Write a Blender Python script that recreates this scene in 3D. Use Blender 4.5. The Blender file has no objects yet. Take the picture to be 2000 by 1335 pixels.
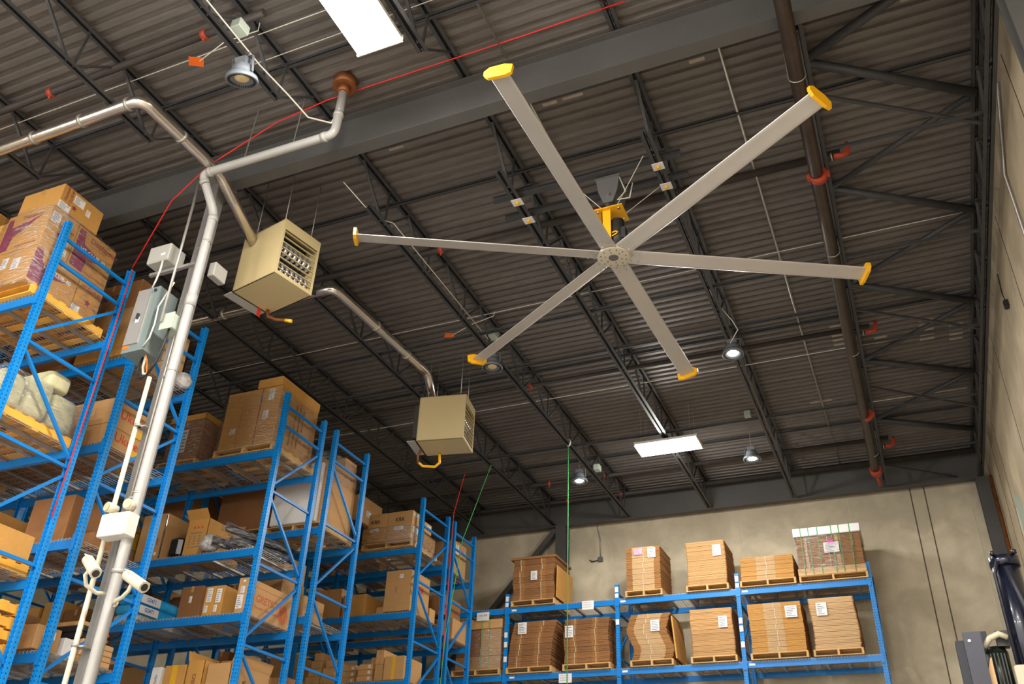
import bpy, math, random
from mathutils import Matrix, Vector
random.seed(7)
S = bpy.context.scene
COL = S.collection
PI = math.pi

# ------------------------------------------------------------------ camera
cam_d = bpy.data.cameras.new('camera'); cam = bpy.data.objects.new('camera', cam_d); COL.objects.link(cam)
RX = Vector((0.91881525, 0.39315319, 0.03477213)); DN = Vector((-0.18080195, 0.49757496, -0.84836891)); FW = Vector((-0.35084068, 0.77320743, 0.52826232))
cam.matrix_world = Matrix(((RX.x, -DN.x, -FW.x, 0), (RX.y, -DN.y, -FW.y, 0), (RX.z, -DN.z, -FW.z, 1.6), (0, 0, 0, 1)))
cam_d.sensor_width = 36; cam_d.lens = 1757.0 / 2000 * 36; cam_d.clip_end = 200; cam_d.clip_start = 0.05
S.camera = cam
# ------------------------------------------------------------------ world, exposure
w = bpy.data.worlds.new('world'); S.world = w; w.use_nodes = True
w.node_tree.nodes['Background'].inputs[0].default_value = (1.0, 0.96, 0.92, 1)
w.node_tree.nodes['Background'].inputs[1].default_value = 2.0
S.view_settings.view_transform = 'Standard'; S.view_settings.look = 'None'
S.view_settings.gamma = 1; S.view_settings.use_curve_mapping = False; S.view_settings.exposure = 0.5
LED_W = 330.0      # watts of each linear LED panel
BAY_W = 30.0      # watts of each round high bay lamp
WARM = (1.0, 0.965, 0.91); COOL = (0.93, 0.96, 1.0)

# ------------------------------------------------------------------ materials
def lin(c):
    return tuple(((v / 255) / 12.92 if v / 255 <= .04045 else ((v / 255 + .055) / 1.055) ** 2.4) for v in c)
def mat(name, rgb, rough=.6, metal=0., var=0., scale=4., stretch=(1, 1, 1), bump=0., rnd=0., var2=0., scale2=30., coat=0.):
    m = bpy.data.materials.new(name); m.use_nodes = True; nt = m.node_tree; N = nt.nodes; L = nt.links
    b = N['Principled BSDF']; b.inputs['Roughness'].default_value = rough; b.inputs['Metallic'].default_value = metal
    if coat: b.inputs['Coat Weight'].default_value = coat
    c = lin(rgb) + (1,); b.inputs['Base Color'].default_value = c
    if var or rnd or bump or var2:
        tc = N.new('ShaderNodeTexCoord'); mp = N.new('ShaderNodeMapping'); mp.inputs['Scale'].default_value = stretch
        L.new(tc.outputs['Object'], mp.inputs[0])
        val = None
        def add(sock):
            nonlocal val
            if val is None: val = sock
            else:
                q = N.new('ShaderNodeMath'); q.operation = 'MULTIPLY'; L.new(val, q.inputs[0]); L.new(sock, q.inputs[1]); val = q.outputs[0]
        for v_, s_ in ((var, scale), (var2, scale2)):
            if v_:
                n = N.new('ShaderNodeTexNoise'); n.inputs['Scale'].default_value = s_; n.inputs['Detail'].default_value = 5; L.new(mp.outputs[0], n.inputs[0])
                r = N.new('ShaderNodeMapRange'); r.inputs[1].default_value = .3; r.inputs[2].default_value = .7; r.inputs[3].default_value = 1 - v_; r.inputs[4].default_value = 1 + v_
                L.new(n.outputs[0], r.inputs[0]); add(r.outputs[0])
        if rnd:
            oi = N.new('ShaderNodeObjectInfo'); r = N.new('ShaderNodeMapRange'); r.inputs[3].default_value = 1 - rnd; r.inputs[4].default_value = 1 + rnd
            L.new(oi.outputs['Random'], r.inputs[0]); add(r.outputs[0])
        if val is not None:
            mx = N.new('ShaderNodeVectorMath'); mx.operation = 'SCALE'; mx.inputs[0].default_value = c[:3]; L.new(val, mx.inputs['Scale'])
            L.new(mx.outputs[0], b.inputs['Base Color'])
        if bump:
            n = N.new('ShaderNodeTexNoise'); n.inputs['Scale'].default_value = scale2; n.inputs['Detail'].default_value = 4; L.new(mp.outputs[0], n.inputs[0])
            bp = N.new('ShaderNodeBump'); bp.inputs['Strength'].default_value = bump; bp.inputs['Distance'].default_value = .02
            L.new(n.outputs[0], bp.inputs['Height']); L.new(bp.outputs[0], b.inputs['Normal'])
    return m
def emis(name, col, power):
    m = bpy.data.materials.new(name); m.use_nodes = True; nt = m.node_tree
    b = nt.nodes['Principled BSDF']; b.inputs['Base Color'].default_value = (.8, .8, .8, 1)
    b.inputs['Emission Color'].default_value = tuple(col) + (1,); b.inputs['Emission Strength'].default_value = power
    return m
def perforated(name, rgb):
    """painted rack steel with its rows of punched holes"""
    m = mat(name, rgb, .36, 0, var=.08, scale=6, rnd=.05); nt = m.node_tree; N = nt.nodes; L = nt.links; b = N['Principled BSDF']
    tc = N.new('ShaderNodeTexCoord'); sp = N.new('ShaderNodeSeparateXYZ'); L.new(tc.outputs['Object'], sp.inputs[0])
    sn = N.new('ShaderNodeSeparateXYZ'); L.new(tc.outputs['Normal'], sn.inputs[0])
    def M(op, a, b_=None, c_=None):
        n = N.new('ShaderNodeMath'); n.operation = op
        for i, v in enumerate((a, b_, c_)):
            if v is None: continue
            if isinstance(v, (int, float)): n.inputs[i].default_value = v
            else: L.new(v, n.inputs[i])
        return n.outputs[0]
    P = .0508
    u = M('MULTIPLY', M('SUBTRACT', M('FRACT', M('DIVIDE', sp.outputs[2], P)), .5), P)
    def hole(x, nx, r, rows):
        d = M('SQRT', M('ADD', M('MULTIPLY', u, M('MULTIPLY', u, .55)), M('MULTIPLY', x, x)))
        return M('MULTIPLY', M('LESS_THAN', d, r), M('GREATER_THAN', M('ABSOLUTE', nx), .6))
    h1 = hole(sp.outputs[1], sn.outputs[0], .0065, 1)
    h2 = hole(M('SUBTRACT', M('ABSOLUTE', sp.outputs[0]), .024), sn.outputs[1], .0075, 2)
    h = M('MAXIMUM', h1, h2)
    src = b.inputs['Base Color'].links[0].from_socket
    mx = N.new('ShaderNodeMix'); mx.data_type = 'RGBA'; L.new(h, mx.inputs['Factor']); L.new(src, mx.inputs[6]); mx.inputs[7].default_value = (.01, .012, .02, 1)
    L.new(mx.outputs[2], b.inputs['Base Color'])
    return m
def film(name):
    m = bpy.data.materials.new(name); m.use_nodes = True; nt = m.node_tree; N = nt.nodes; L = nt.links
    for n in list(N):
        if n.type != 'OUTPUT_MATERIAL': N.remove(n)
    out = N[0]; tr = N.new('ShaderNodeBsdfTransparent'); tr.inputs[0].default_value = (.93, .93, .93, 1)
    gl = N.new('ShaderNodeBsdfGlossy'); gl.inputs['Roughness'].default_value = .22; gl.inputs[0].default_value = (.9, .9, .9, 1)
    tc = N.new('ShaderNodeTexCoord'); mp = N.new('ShaderNodeMapping'); mp.inputs['Scale'].default_value = (2, 2, 9); mp.inputs['Rotation'].default_value = (.3, .25, 0)
    ns = N.new('ShaderNodeTexNoise'); ns.inputs['Scale'].default_value = 5; ns.inputs['Detail'].default_value = 5; L.new(tc.outputs['Object'], mp.inputs[0]); L.new(mp.outputs[0], ns.inputs[0])
    bp = N.new('ShaderNodeBump'); bp.inputs['Strength'].default_value = .9; bp.inputs['Distance'].default_value = .05; L.new(ns.outputs[0], bp.inputs['Height']); L.new(bp.outputs[0], gl.inputs['Normal'])
    r = N.new('ShaderNodeMapRange'); r.inputs[1].default_value = .45; r.inputs[2].default_value = .75; r.inputs[3].default_value = .08; r.inputs[4].default_value = .6; L.new(ns.outputs[0], r.inputs[0])
    mx = N.new('ShaderNodeMixShader'); L.new(r.outputs[0], mx.inputs[0]); L.new(tr.outputs[0], mx.inputs[1]); L.new(gl.outputs[0], mx.inputs[2]); L.new(mx.outputs[0], out.inputs[0])
    return m
M_ = dict(
    blue=perforated('blue_rack_paint', (0, 134, 214)), beam=mat('blue_beam_paint', (0, 122, 202), .38, 0, var=.06, scale=5, rnd=.05),
    steel=mat('dark_primer_steel', (62, 62, 63), .55, .1, var=.15, scale=3, var2=.08),
    girder=mat('grey_girder_paint', (80, 79, 77), .55, 0, var=.1, scale=1.5, var2=.06),
    deck=mat('roof_deck_paint', (108, 102, 97), .55, .15, var=.16, scale=1.6, stretch=(.35, 3, 1), var2=.12, scale2=14),
    deck2=mat('bare_deck_patch', (165, 152, 135), .6, .1, var=.2, scale=8),
    colpaint=mat('grey_column_paint', (112, 111, 108), .5, 0, var=.08, scale=3, var2=.05),
    board1=mat('cardboard_kraft', (190, 146, 94), .75, 0, var=.05, scale=2.5, var2=.05, scale2=40, stretch=(1, 1, 5), rnd=.10),
    board2=mat('cardboard_golden', (196, 144, 72), .72, 0, var=.05, scale=2.5, var2=.04, scale2=40, rnd=.08),
    board3=mat('cardboard_brown', (146, 100, 58), .78, 0, var=.07, scale=2.5, var2=.05, scale2=40, rnd=.14),
    sheet=mat('cardboard_edge', (162, 114, 62), .8, 0, var=.12, scale=9, stretch=(1, 1, 22), rnd=.08),
    sheetl=mat('cardboard_flap', (200, 164, 118), .75, 0, var=.07, scale=9, stretch=(1, 1, 22), rnd=.05),
    cavity=mat('carton_inside', (150, 108, 66), .85),
    tape=mat('brown_tape', (186, 140, 84), .3), ytape=mat('yellow_tape', (226, 176, 40), .35),
    paper=mat('white_paper', (232, 230, 228), .7), ink=mat('black_ink', (52, 44, 42), .7), greyink=mat('grey_ink', (120, 122, 130), .7),
    plum=mat('plum_ink', (140, 52, 84), .65, 0, var=.08, scale=6), red=mat('red_ink', (214, 52, 40), .6), brownink=mat('brown_ink', (122, 74, 46), .7), redbrown=mat('rust_ink', (196, 96, 70), .7),
    blueink=mat('blue_ink', (30, 110, 190), .5), pink=mat('pink_paper', (244, 170, 205), .6), magenta=mat('magenta_tape', (246, 60, 190), .5),
    wood=mat('pallet_wood', (206, 166, 108), .8, 0, var=.12, scale=5, stretch=(1, 6, 6), rnd=.12), ywood=mat('yellow_pallet_paint', (236, 172, 62), .6, 0, var=.10, scale=6, rnd=.06),
    galv=mat('galvanised_steel', (176, 172, 164), .38, .6, var=.12, scale=10), wire=mat('deck_wire', (186, 182, 174), .4, .3),
    duct=mat('bright_duct_metal', (214, 206, 196), .22, .95, var=.08, scale=3, bump=.25, scale2=6),
    pvc=mat('grey_pvc', (160, 158, 154), .4, 0, var=.05, scale=5), white=mat('white_plastic', (210, 207, 200), .45), cream=mat('cream_plastic', (208, 198, 174), .45),
    paleg=mat('pale_grey_enamel', (164, 162, 154), .45), panelg=mat('grey_green_enamel', (112, 124, 122), .4, 0, var=.05, scale=3), panelf=mat('panel_door_grey', (136, 134, 130), .4, 0, var=.05, scale=2),
    greenbox=mat('pale_green_enamel', (170, 180, 166), .5), heater=mat('beige_enamel', (184, 166, 122), .42, 0, var=.03, scale=2), heaterin=mat('heater_inside', (60, 58, 54), .5, .3),
    tubes=mat('exchanger_tube', (196, 196, 200), .3, .8), blade=mat('fan_blade_aluminium', (196, 190, 182), .35, .35, var=.04, scale=2), hub=mat('fan_hub_plate', (206, 196, 176), .4, .2),
    yellow=mat('safety_yellow', (240, 176, 16), .4), motor=mat('motor_black', (44, 44, 44), .45), mount=mat('mount_grey', (104, 104, 102), .5, .2), chrome=mat('bolt_metal', (180, 180, 178), .3, .8),
    orange=mat('orange_card', (240, 108, 20), .6), coupling=mat('sprinkler_red', (170, 62, 38), .5), pipe=mat('fire_pipe_brown', (70, 58, 50), .38, .5, var=.3, scale=5, stretch=(1, .6, 1)),
    bpipe=mat('branch_pipe_dark', (58, 52, 48), .6, .1, var=.15, scale=5), cable=mat('white_cable', (214, 208, 196), .6), bcable=mat('black_cable', (30, 30, 32), .5),
    rcord=mat('red_cord', (230, 40, 36), .6), gcord=mat('green_cord', (60, 170, 90), .6), bale=mat('olive_fleece', (196, 190, 150), .7, 0, var=.08, scale=7, bump=.5, scale2=14),
    navy=mat('navy_machine_paint', (20, 24, 42), .28, .1, var=.1, scale=6, coat=.4), dnavy=mat('dark_navy_paint', (22, 24, 36), .5), mgreen=mat('motor_green', (34, 44, 34), .35, .2, var=.3, scale=12), beigem=mat('machine_beige', (196, 188, 164), .5),
    fix=mat('lamp_housing_grey', (112, 118, 124), .4, .2), lens=mat('lamp_lens_off', (226, 200, 150), .15, .2), bagblk=mat('black_plastic', (26, 26, 28), .35), bagsky=mat('blue_plastic_pack', (40, 160, 220), .25, 0, var=.2, scale=5),
    led=emis('led_diffuser', (1, .985, .95), 14.), lampon=emis('lamp_lens_lit', (1, .95, .86), 40.), film=film('stretch_film'),
    bubble=mat('bubble_wrap', (190, 186, 184), .2, 0, var=.35, scale=18, bump=1., scale2=20),
    floor=mat('concrete_floor', (172, 166, 156), .45, 0, var=.08, scale=.6), rust=mat('rusty_pipe', (130, 78, 40), .5, .3, var=.3, scale=8),
)
def concrete(name, rgb):
    m = mat(name, rgb, .8, 0, var=.10, scale=.7, var2=.06, scale2=5, bump=.15); nt = m.node_tree; N = nt.nodes; L = nt.links; b = N['Principled BSDF']
    tc = N.new('ShaderNodeTexCoord'); n = N.new('ShaderNodeTexNoise'); n.inputs['Scale'].default_value = 1.3; n.inputs['Detail'].default_value = 8; n.inputs['Distortion'].default_value = .9; L.new(tc.outputs['Object'], n.inputs[0])
    r = N.new('ShaderNodeValToRGB'); r.color_ramp.elements[0].position = .40; r.color_ramp.elements[0].color = (.88, .86, .83, 1); r.color_ramp.elements[1].position = .62; r.color_ramp.elements[1].color = (1.08, 1.06, 1.03, 1); L.new(n.outputs[0], r.inputs[0])
    mx = N.new('ShaderNodeMix'); mx.data_type = 'RGBA'; mx.blend_type = 'MULTIPLY'; mx.inputs['Factor'].default_value = 1
    L.new(b.inputs['Base Color'].links[0].from_socket, mx.inputs[6]); L.new(r.outputs[0], mx.inputs[7]); L.new(mx.outputs[2], b.inputs['Base Color'])
    return m
M_['wallc'] = concrete('concrete_wall', (200, 190, 166)); M_['wallr'] = concrete('concrete_wall_side', (196, 181, 154)); M_['joint'] = mat('wall_joint', (84, 74, 60), .8); M_['jointl'] = mat('joint_sealant', (196, 188, 158), .7)

# ------------------------------------------------------------------ mesh building
class MB:
    def __init__(s): s.v = []; s.f = []; s.m = []; s.k = 0; s.sm = []
    def mat(s, k): s.k = k; return s
    def poly(s, pts, faces, smooth=False):
        n = len(s.v); s.v += [tuple(p) for p in pts]
        for f in faces: s.f.append(tuple(i + n for i in f)); s.m.append(s.k); s.sm.append(smooth)
        return s
    def box(s, x0, x1, y0, y1, z0, z1):
        if x0 > x1: x0, x1 = x1, x0
        if y0 > y1: y0, y1 = y1, y0
        if z0 > z1: z0, z1 = z1, z0
        return s.poly([(x, y, z) for z in (z0, z1) for y in (y0, y1) for x in (x0, x1)],
                      [(0, 2, 3, 1), (4, 5, 7, 6), (0, 1, 5, 4), (2, 6, 7, 3), (0, 4, 6, 2), (1, 3, 7, 5)])
    def cham(s, x0, x1, y0, y1, z0, z1, c=.006):
        """box with chamfered vertical and horizontal edges"""
        pts = []; 
        for (z, k) in ((z0, 1), (z0 + c, 0), (z1 - c, 0), (z1, 1)):
            a = c if k else 0
            X0, X1, Y0, Y1 = x0 + a, x1 - a, y0 + a, y1 - a; c2 = c
            pts += [(X0 + c2, Y0, z), (X1 - c2, Y0, z), (X1, Y0 + c2, z), (X1, Y1 - c2, z), (X1 - c2, Y1, z), (X0 + c2, Y1, z), (X0, Y1 - c2, z), (X0, Y0 + c2, z)]
        fs = [tuple(range(7, -1, -1)), tuple(range(24, 32))]
        for r in range(3):
            for i in range(8): j = (i + 1) % 8; fs.append((r * 8 + i, r * 8 + j, r * 8 + 8 + j, r * 8 + 8 + i))
        return s.poly(pts, fs)
    def bar(s, p0, p1, w, h, up=(0, 0, 1)):
        p0 = Vector(p0); p1 = Vector(p1); d = (p1 - p0).normalized(); u = Vector(up)
        if abs(d.dot(u)) > .98: u = Vector((1, 0, 0))
        a = d.cross(u).normalized(); b = a.cross(d).normalized()
        pts = [p + a * (i * w / 2) + b * (j * h / 2) for p in (p0, p1) for j in (-1, 1) for i in (-1, 1)]
        return s.poly(pts, [(0, 1, 3, 2), (4, 6, 7, 5), (0, 4, 5, 1), (2, 3, 7, 6), (0, 2, 6, 4), (1, 5, 7, 3)])
    def tube(s, pts, r, n=8, caps=True):
        pts = [Vector(p) for p in pts]; rs = r if isinstance(r, (list, tuple)) else [r] * len(pts); ring = []; prev = None
        for i, p in enumerate(pts):
            d = (pts[min(i + 1, len(pts) - 1)] - pts[max(i - 1, 0)]).normalized()
            if prev is None:
                u = Vector((0, 0, 1)) if abs(d.z) < .9 else Vector((1, 0, 0)); a = d.cross(u).normalized()
            else: a = (prev - d * prev.dot(d)).normalized()
            prev = a; b = d.cross(a)
            k = 1.0
            if 0 < i < len(pts) - 1:
                c = (pts[i] - pts[i - 1]).normalized().dot((pts[i + 1] - pts[i]).normalized()); k = min(1.25, 1 / max(.6, math.sqrt((1 + c) / 2)))
            ring.append([p + (a * math.cos(t) + b * math.sin(t)) * rs[i] * (k if k > 1.02 else 1) for t in [2 * PI * q / n for q in range(n)]])
        P = [q for rr in ring for q in rr]; F = []
        for i in range(len(pts) - 1):
            for q in range(n): F.append((i * n + q, i * n + (q + 1) % n, (i + 1) * n + (q + 1) % n, (i + 1) * n + q))
        s.poly(P, F, True)
        if caps:
            m = len(s.v) - len(P); s.f.append(tuple(m + q for q in range(n - 1, -1, -1))); s.m.append(s.k); s.sm.append(False)
            s.f.append(tuple(m + (len(pts) - 1) * n + q for q in range(n))); s.m.append(s.k); s.sm.append(False)
        return s
    def cyl(s, p0, p1, r, n=16): return s.tube([p0, p1], r, n)
    def lathe(s, prof, c, axis='z', n=24):
        """prof: list of (radius, height) about a vertical axis through c"""
        P = []; F = []
        for (r, h) in prof:
            for q in range(n):
                t = 2 * PI * q / n; P.append((c[0] + r * math.cos(t), c[1] + r * math.sin(t), c[2] + h))
        for i in range(len(prof) - 1):
            for q in range(n): F.append((i * n + q, i * n + (q + 1) % n, (i + 1) * n + (q + 1) % n, (i + 1) * n + q))
        return s.poly(P, F, True)
    def prism(s, poly, a0, a1, axis='z'):
        n = len(poly)
        def P(u, v, a): return {'z': (u, v, a), 'x': (a, u, v), 'y': (u, a, v)}[axis]
        pts = [P(u, v, a0) for u, v in poly] + [P(u, v, a1) for u, v in poly]
        return s.poly(pts, [tuple(range(n - 1, -1, -1)), tuple(range(n, 2 * n))] + [(i, (i + 1) % n, n + (i + 1) % n, n + i) for i in range(n)])
    def xf(s, mtx, start=0):
        for i in range(start, len(s.v)): s.v[i] = tuple(mtx @ Vector(s.v[i]))
        return s
    def mesh(s, name, mats, org=(0, 0, 0)):
        me = bpy.data.meshes.new(name); o = Vector(org)
        me.from_pydata([tuple(Vector(v) - o) for v in s.v], [], s.f)
        for m in (mats if isinstance(mats, (list, tuple)) else [mats]): me.materials.append(M_[m] if isinstance(m, str) else m)
        for i, p in enumerate(me.polygons): p.material_index = s.m[i]; p.use_smooth = s.sm[i]
        me.update(); return me
    def center(s):
        xs, ys, zs = zip(*s.v); return Vector(((min(xs) + max(xs)) / 2, (min(ys) + max(ys)) / 2, min(zs)))

def tag(o, label=None, cat=None, group=None, kind=None):
    if label: o['label'] = label
    if cat: o['category'] = cat
    if group: o['group'] = group
    if kind: o['kind'] = kind
    return o
def thing(name, label, cat, loc=(0, 0, 0), group=None, rz=0):
    o = bpy.data.objects.new(name, None); COL.objects.link(o); o.location = loc; o.rotation_euler = (0, 0, rz); o.empty_display_size = .1
    return tag(o, label, cat, group)
def wloc(o):
    p = Vector((0, 0, 0))
    while o is not None: p += o.location; o = o.parent
    return p
def part(name, mb, mats, parent, local=False, label=None, org=None):
    """a mesh under its thing; mb in world coordinates unless local"""
    if local:
        o = bpy.data.objects.new(name, mb.mesh(name, mats)); 
    else:
        c = mb.center() if org is None else Vector(org)
        o = bpy.data.objects.new(name, mb.mesh(name, mats, c)); o.location = c - wloc(parent)
    COL.objects.link(o); o.parent = parent
    if label: o['label'] = label
    return o
def solo(name, mb, mats, label, cat, group=None, kind=None):
    c = mb.center(); o = bpy.data.objects.new(name, mb.mesh(name, mats, c)); o.location = c; COL.objects.link(o)
    return tag(o, label, cat, group, kind)
def inst(name, me, parent, loc, rot=None):
    o = bpy.data.objects.new(name, me); COL.objects.link(o); o.parent = parent; o.location = loc
    if rot: o.rotation_euler = rot
    return o
def copy_tree(o, parent=None, loc=None, label=None, group=None):
    c = o.copy(); COL.objects.link(c); c.parent = parent
    if loc is not None: c.location = loc
    if label: c['label'] = label
    if group: c['group'] = group
    for ch in list(o.children): copy_tree(ch, c)
    return c
_txt = {}
def text_mesh(s, bold=0., shear=0.):
    key = (s, bold, shear)
    if key not in _txt:
        cu = bpy.data.curves.new('lettering', 'FONT'); cu.body = s; cu.size = 1; cu.align_x = 'CENTER'; cu.align_y = 'CENTER'; cu.offset = bold; cu.shear = shear; cu.extrude = .004; cu.resolution_u = 3
        o = bpy.data.objects.new('lettering', cu); COL.objects.link(o)
        bpy.context.view_layer.update()
        dg = bpy.context.evaluated_depsgraph_get(); me = bpy.data.meshes.new_from_object(o.evaluated_get(dg), depsgraph=dg)
        v = [tuple(x.co) for x in me.vertices]; f = [tuple(p.vertices) for p in me.polygons]
        bpy.data.objects.remove(o); bpy.data.curves.remove(cu); bpy.data.meshes.remove(me); _txt[key] = (v, f)
    return _txt[key]
def lettering(parent, s, size, at, face='+x', material='ink', bold=.0, roll=0., name='printed_lettering', sq=1., shear=0.):
    """s printed on a face whose outward normal is face, centred at world point at"""
    v, f = text_mesh(s, bold, shear)
    R = {'+x': Matrix(((0, 0, 1), (1, 0, 0), (0, 1, 0))), '-y': Matrix(((1, 0, 0), (0, 0, -1), (0, 1, 0))), '-x': Matrix(((0, 0, -1), (-1, 0, 0), (0, 1, 0)))}[face]
    rr = Matrix.Rotation(roll, 3, 'Z'); mb = MB(); a = Vector(at)
    mb.v = [tuple(a + R @ (rr @ Vector((x * size * sq, y * size, z * min(size, .2))))) for x, y, z in v]; mb.f = list(f); mb.m = [0] * len(f); mb.sm = [False] * len(f)
    return part(name, mb, material, parent)
def star(parent, at, r, face='+x', material='plum', roll=0., sy=1.):
    mb = MB(); pts = []
    for i in range(10):
        t = PI / 2 + roll + i * PI / 5; q = r if i % 2 == 0 else r * .42; pts.append((q * math.cos(t) * sy, q * math.sin(t)))
    if face == '+x': mb.prism([(at[1] + a, at[2] + b) for a, b in pts], at[0], at[0] + .002, 'x')
    else: mb.prism([(at[0] + a, at[2] + b) for a, b in pts], at[1] - .002, at[1], 'y')
    return part('printed_star', mb, material, parent)
def sticker(parent, x, y, z, w_, h_, face='-y', name='shipping_label', paper='paper', lines=True):
    mb = MB(); R = random.Random(int(x * 1000 + y * 77 + z * 311))
    n = 6
    if face == '-y':
        mb.box(x - w_ / 2, x + w_ / 2, y - .003, y, z - h_ / 2, z + h_ / 2); mb.mat(1)
        if lines:
            for i in range(n):
                zz = z + h_ * (.36 - .72 * i / (n - 1)); L = w_ * R.uniform(.35, .8); mb.box(x - w_ * .4, x - w_ * .4 + L, y - .004, y - .003, zz - h_ * .03, zz + h_ * .02)
    else:
        mb.box(x, x + .003, y - w_ / 2, y + w_ / 2, z - h_ / 2, z + h_ / 2); mb.mat(1)
        if lines:
            for i in range(n):
                zz = z + h_ * (.36 - .72 * i / (n - 1)); L = w_ * R.uniform(.35, .8); mb.box(x + .003, x + .004, y - w_ * .4, y - w_ * .4 + L, zz - h_ * .03, zz + h_ * .02)
    return part(name, mb, [paper, 'greyink'], parent)

# ------------------------------------------------------------------ the setting
ZB = 9.18      # underside of girders and joist bottom chords
ZD = 9.83      # underside of the roof deck
GY = 6.45; XW = 2.02; YW = 19.32; XL = -21.0; YF = -7.0
def struct(name, mb, mats): return solo(name, mb, mats, None, None, kind='structure')
struct('floor', MB().box(XL, XW, YF, YW, -.1, 0), 'floor')
wb = struct('wall_back', MB().box(XL, XW + .2, YW, YW + .2, 0, ZD + .1), 'wallc')
wr = struct('wall_right', MB().box(XW, XW + .2, YF, YW, 0, ZD + .1), 'wallr')
struct('wall_left', MB().box(XL - .2, XL, YF, YW + .2, 0, ZD + .1), 'wallc')
for i, (x, k, w_) in enumerate(((.48, 'joint', .022), (.75, 'joint', .022), (-3.09, 'jointl', .02), (-.77, 'jointl', .018), (1.56, 'jointl', .022), (-10.3, 'jointl', .02))):
    part('joint_sealant', MB().box(x - w_ / 2, x + w_ / 2, YW - .004, YW + .001, 0, 9.6), k, wb)
for y in (16.9, 14.2, 17.8, 11.0, 8.1):
    part('joint_sealant', MB().box(XW - .004, XW + .001, y - .01, y + .01, 0, 9.6), 'joint', wr)
# corrugated deck, ribs running along x
d = MB(); prof = []; y = YF
while y < YW - .02:
    prof += [(y, 0), (y + .066, 0), (y + .078, .042), (y + .140, .042)]; y += .152
prof.append((YW, 0))
P = []
for (yy, zz) in prof: P += [(XL, yy, ZD + zz), (XW, yy, ZD + zz)]
d.poly(P, [(2 * i, 2 * i + 1, 2 * i + 3, 2 * i + 2) for i in range(len(prof) - 1)])
ceil = struct('ceiling', d, 'deck')
rp = random.Random(3)
pm = MB()
for i in range(46):      # bare patches of the deck beside the girder
    k = rp.choice([0, 0, 1, 1, 2, 3]); yy = YF + .152 * (round((GY + .25 - YF) / .152) + k) + .012; x = rp.uniform(-10, 1.2); L = rp.uniform(.1, .28)
    pm.box(x, x + L, yy, yy + rp.uniform(.03, .06), ZD - .003, ZD)
for (x, yy, L, n) in ((1.0, 13.6, .22, 5), (1.45, 13.9, .2, 4), (-.35, 13.3, .18, 5), (.3, 13.9, .2, 2), (-1.0, 15.9, .4, 1)):
    for i in range(n): q = YF + .152 * (round((yy - YF) / .152) + i); pm.box(x, x + L, q + .01, q + .075, ZD - .003, ZD)
part('deck_patch', pm, 'deck2', ceil)['kind'] = 'stuff'

# girders and columns
def wide_flange(mb, x0, x1, y, z0, z1, w_, tf=.014, tw=.01):
    mb.box(x0, x1, y - w_ / 2, y + w_ / 2, z0, z0 + tf); mb.box(x0, x1, y - w_ / 2, y + w_ / 2, z1 - tf, z1); mb.box(x0, x1, y - tw / 2, y + tw / 2, z0 + tf, z1 - tf); return mb
solo('roof_girder', wide_flange(MB(), XL + .1, 1.86, GY, ZB, ZB + .56, .17), 'girder', 'deep grey steel girder crossing the whole roof above the column', 'girder')
solo('wall_beam', wide_flange(MB(), XL + .1, 1.86, 19.08, ZB - .02, ZB + .56, .16), 'girder', 'grey steel beam running along the top of the back wall', 'beam')
cx, cy = -7.065, 6.39
c = thing('steel_column', 'grey steel column with pipe and boxes fixed to it, between the near racks', 'column', (cx, cy, 0))
mb = MB(); zt = ZB - .02
q = .014; mb.prism([(cx - .066 + q, cy - .07), (cx + .066 - q, cy - .07), (cx + .066 - q * .3, cy - .07 + q * .3), (cx + .066, cy - .07 + q), (cx + .066, cy + .07), (cx - .066, cy + .07), (cx - .066, cy - .07 + q), (cx - .066 + q * .3, cy - .07 + q * .3)], .02, zt, 'z')
part('column_shaft', mb, 'colpaint', c); part('cap_plate', MB().box(cx - .14, cx + .14, cy - .17, cy + .17, ZB - .02, ZB), 'colpaint', c); part('base_plate', MB().box(cx - .2, cx + .2, cy - .2, cy + .2, 0, .02), 'colpaint', c)
c = thing('steel_column', 'dark steel column against the right wall near the top right corner', 'column', (1.88, 6.45, 0))
mb = MB(); mb.box(1.75, 2.0, 6.33, 6.345, 0, ZB); mb.box(1.75, 2.0, 6.56, 6.575, 0, ZB); mb.box(1.87, 1.88, 6.345, 6.56, 0, ZB); part('column_shaft', mb, 'girder', c)
c = thing('steel_column', 'grey steel column against the back wall behind the cardboard stacks', 'column', (-7.17, 19.12, 0))
mb = MB(); mb.box(-7.3, -7.04, 19.0, 19.012, 0, ZB - .02); mb.box(-7.3, -7.04, 19.23, 19.242, 0, ZB - .02); mb.box(-7.175, -7.165, 19.012, 19.23, 0, ZB - .02); part('column_shaft', mb, 'girder', c)
part('knee_brace', MB().bar((-7.32, 19.1, 9.1), (-10.6, 19.1, 5.4), .16, .12), 'girder', c)
c = thing('steel_column', 'dark steel column in the back right corner', 'column', (1.84, 19.15, 0))
mb = MB(); mb.box(1.72, 1.95, 19.0, 19.012, 0, ZB - .02); mb.box(1.72, 1.95, 19.23, 19.242, 0, ZB - .02); mb.box(1.83, 1.84, 19.012, 19.23, 0, ZB - .02); part('column_shaft', mb, 'girder', c)

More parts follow.
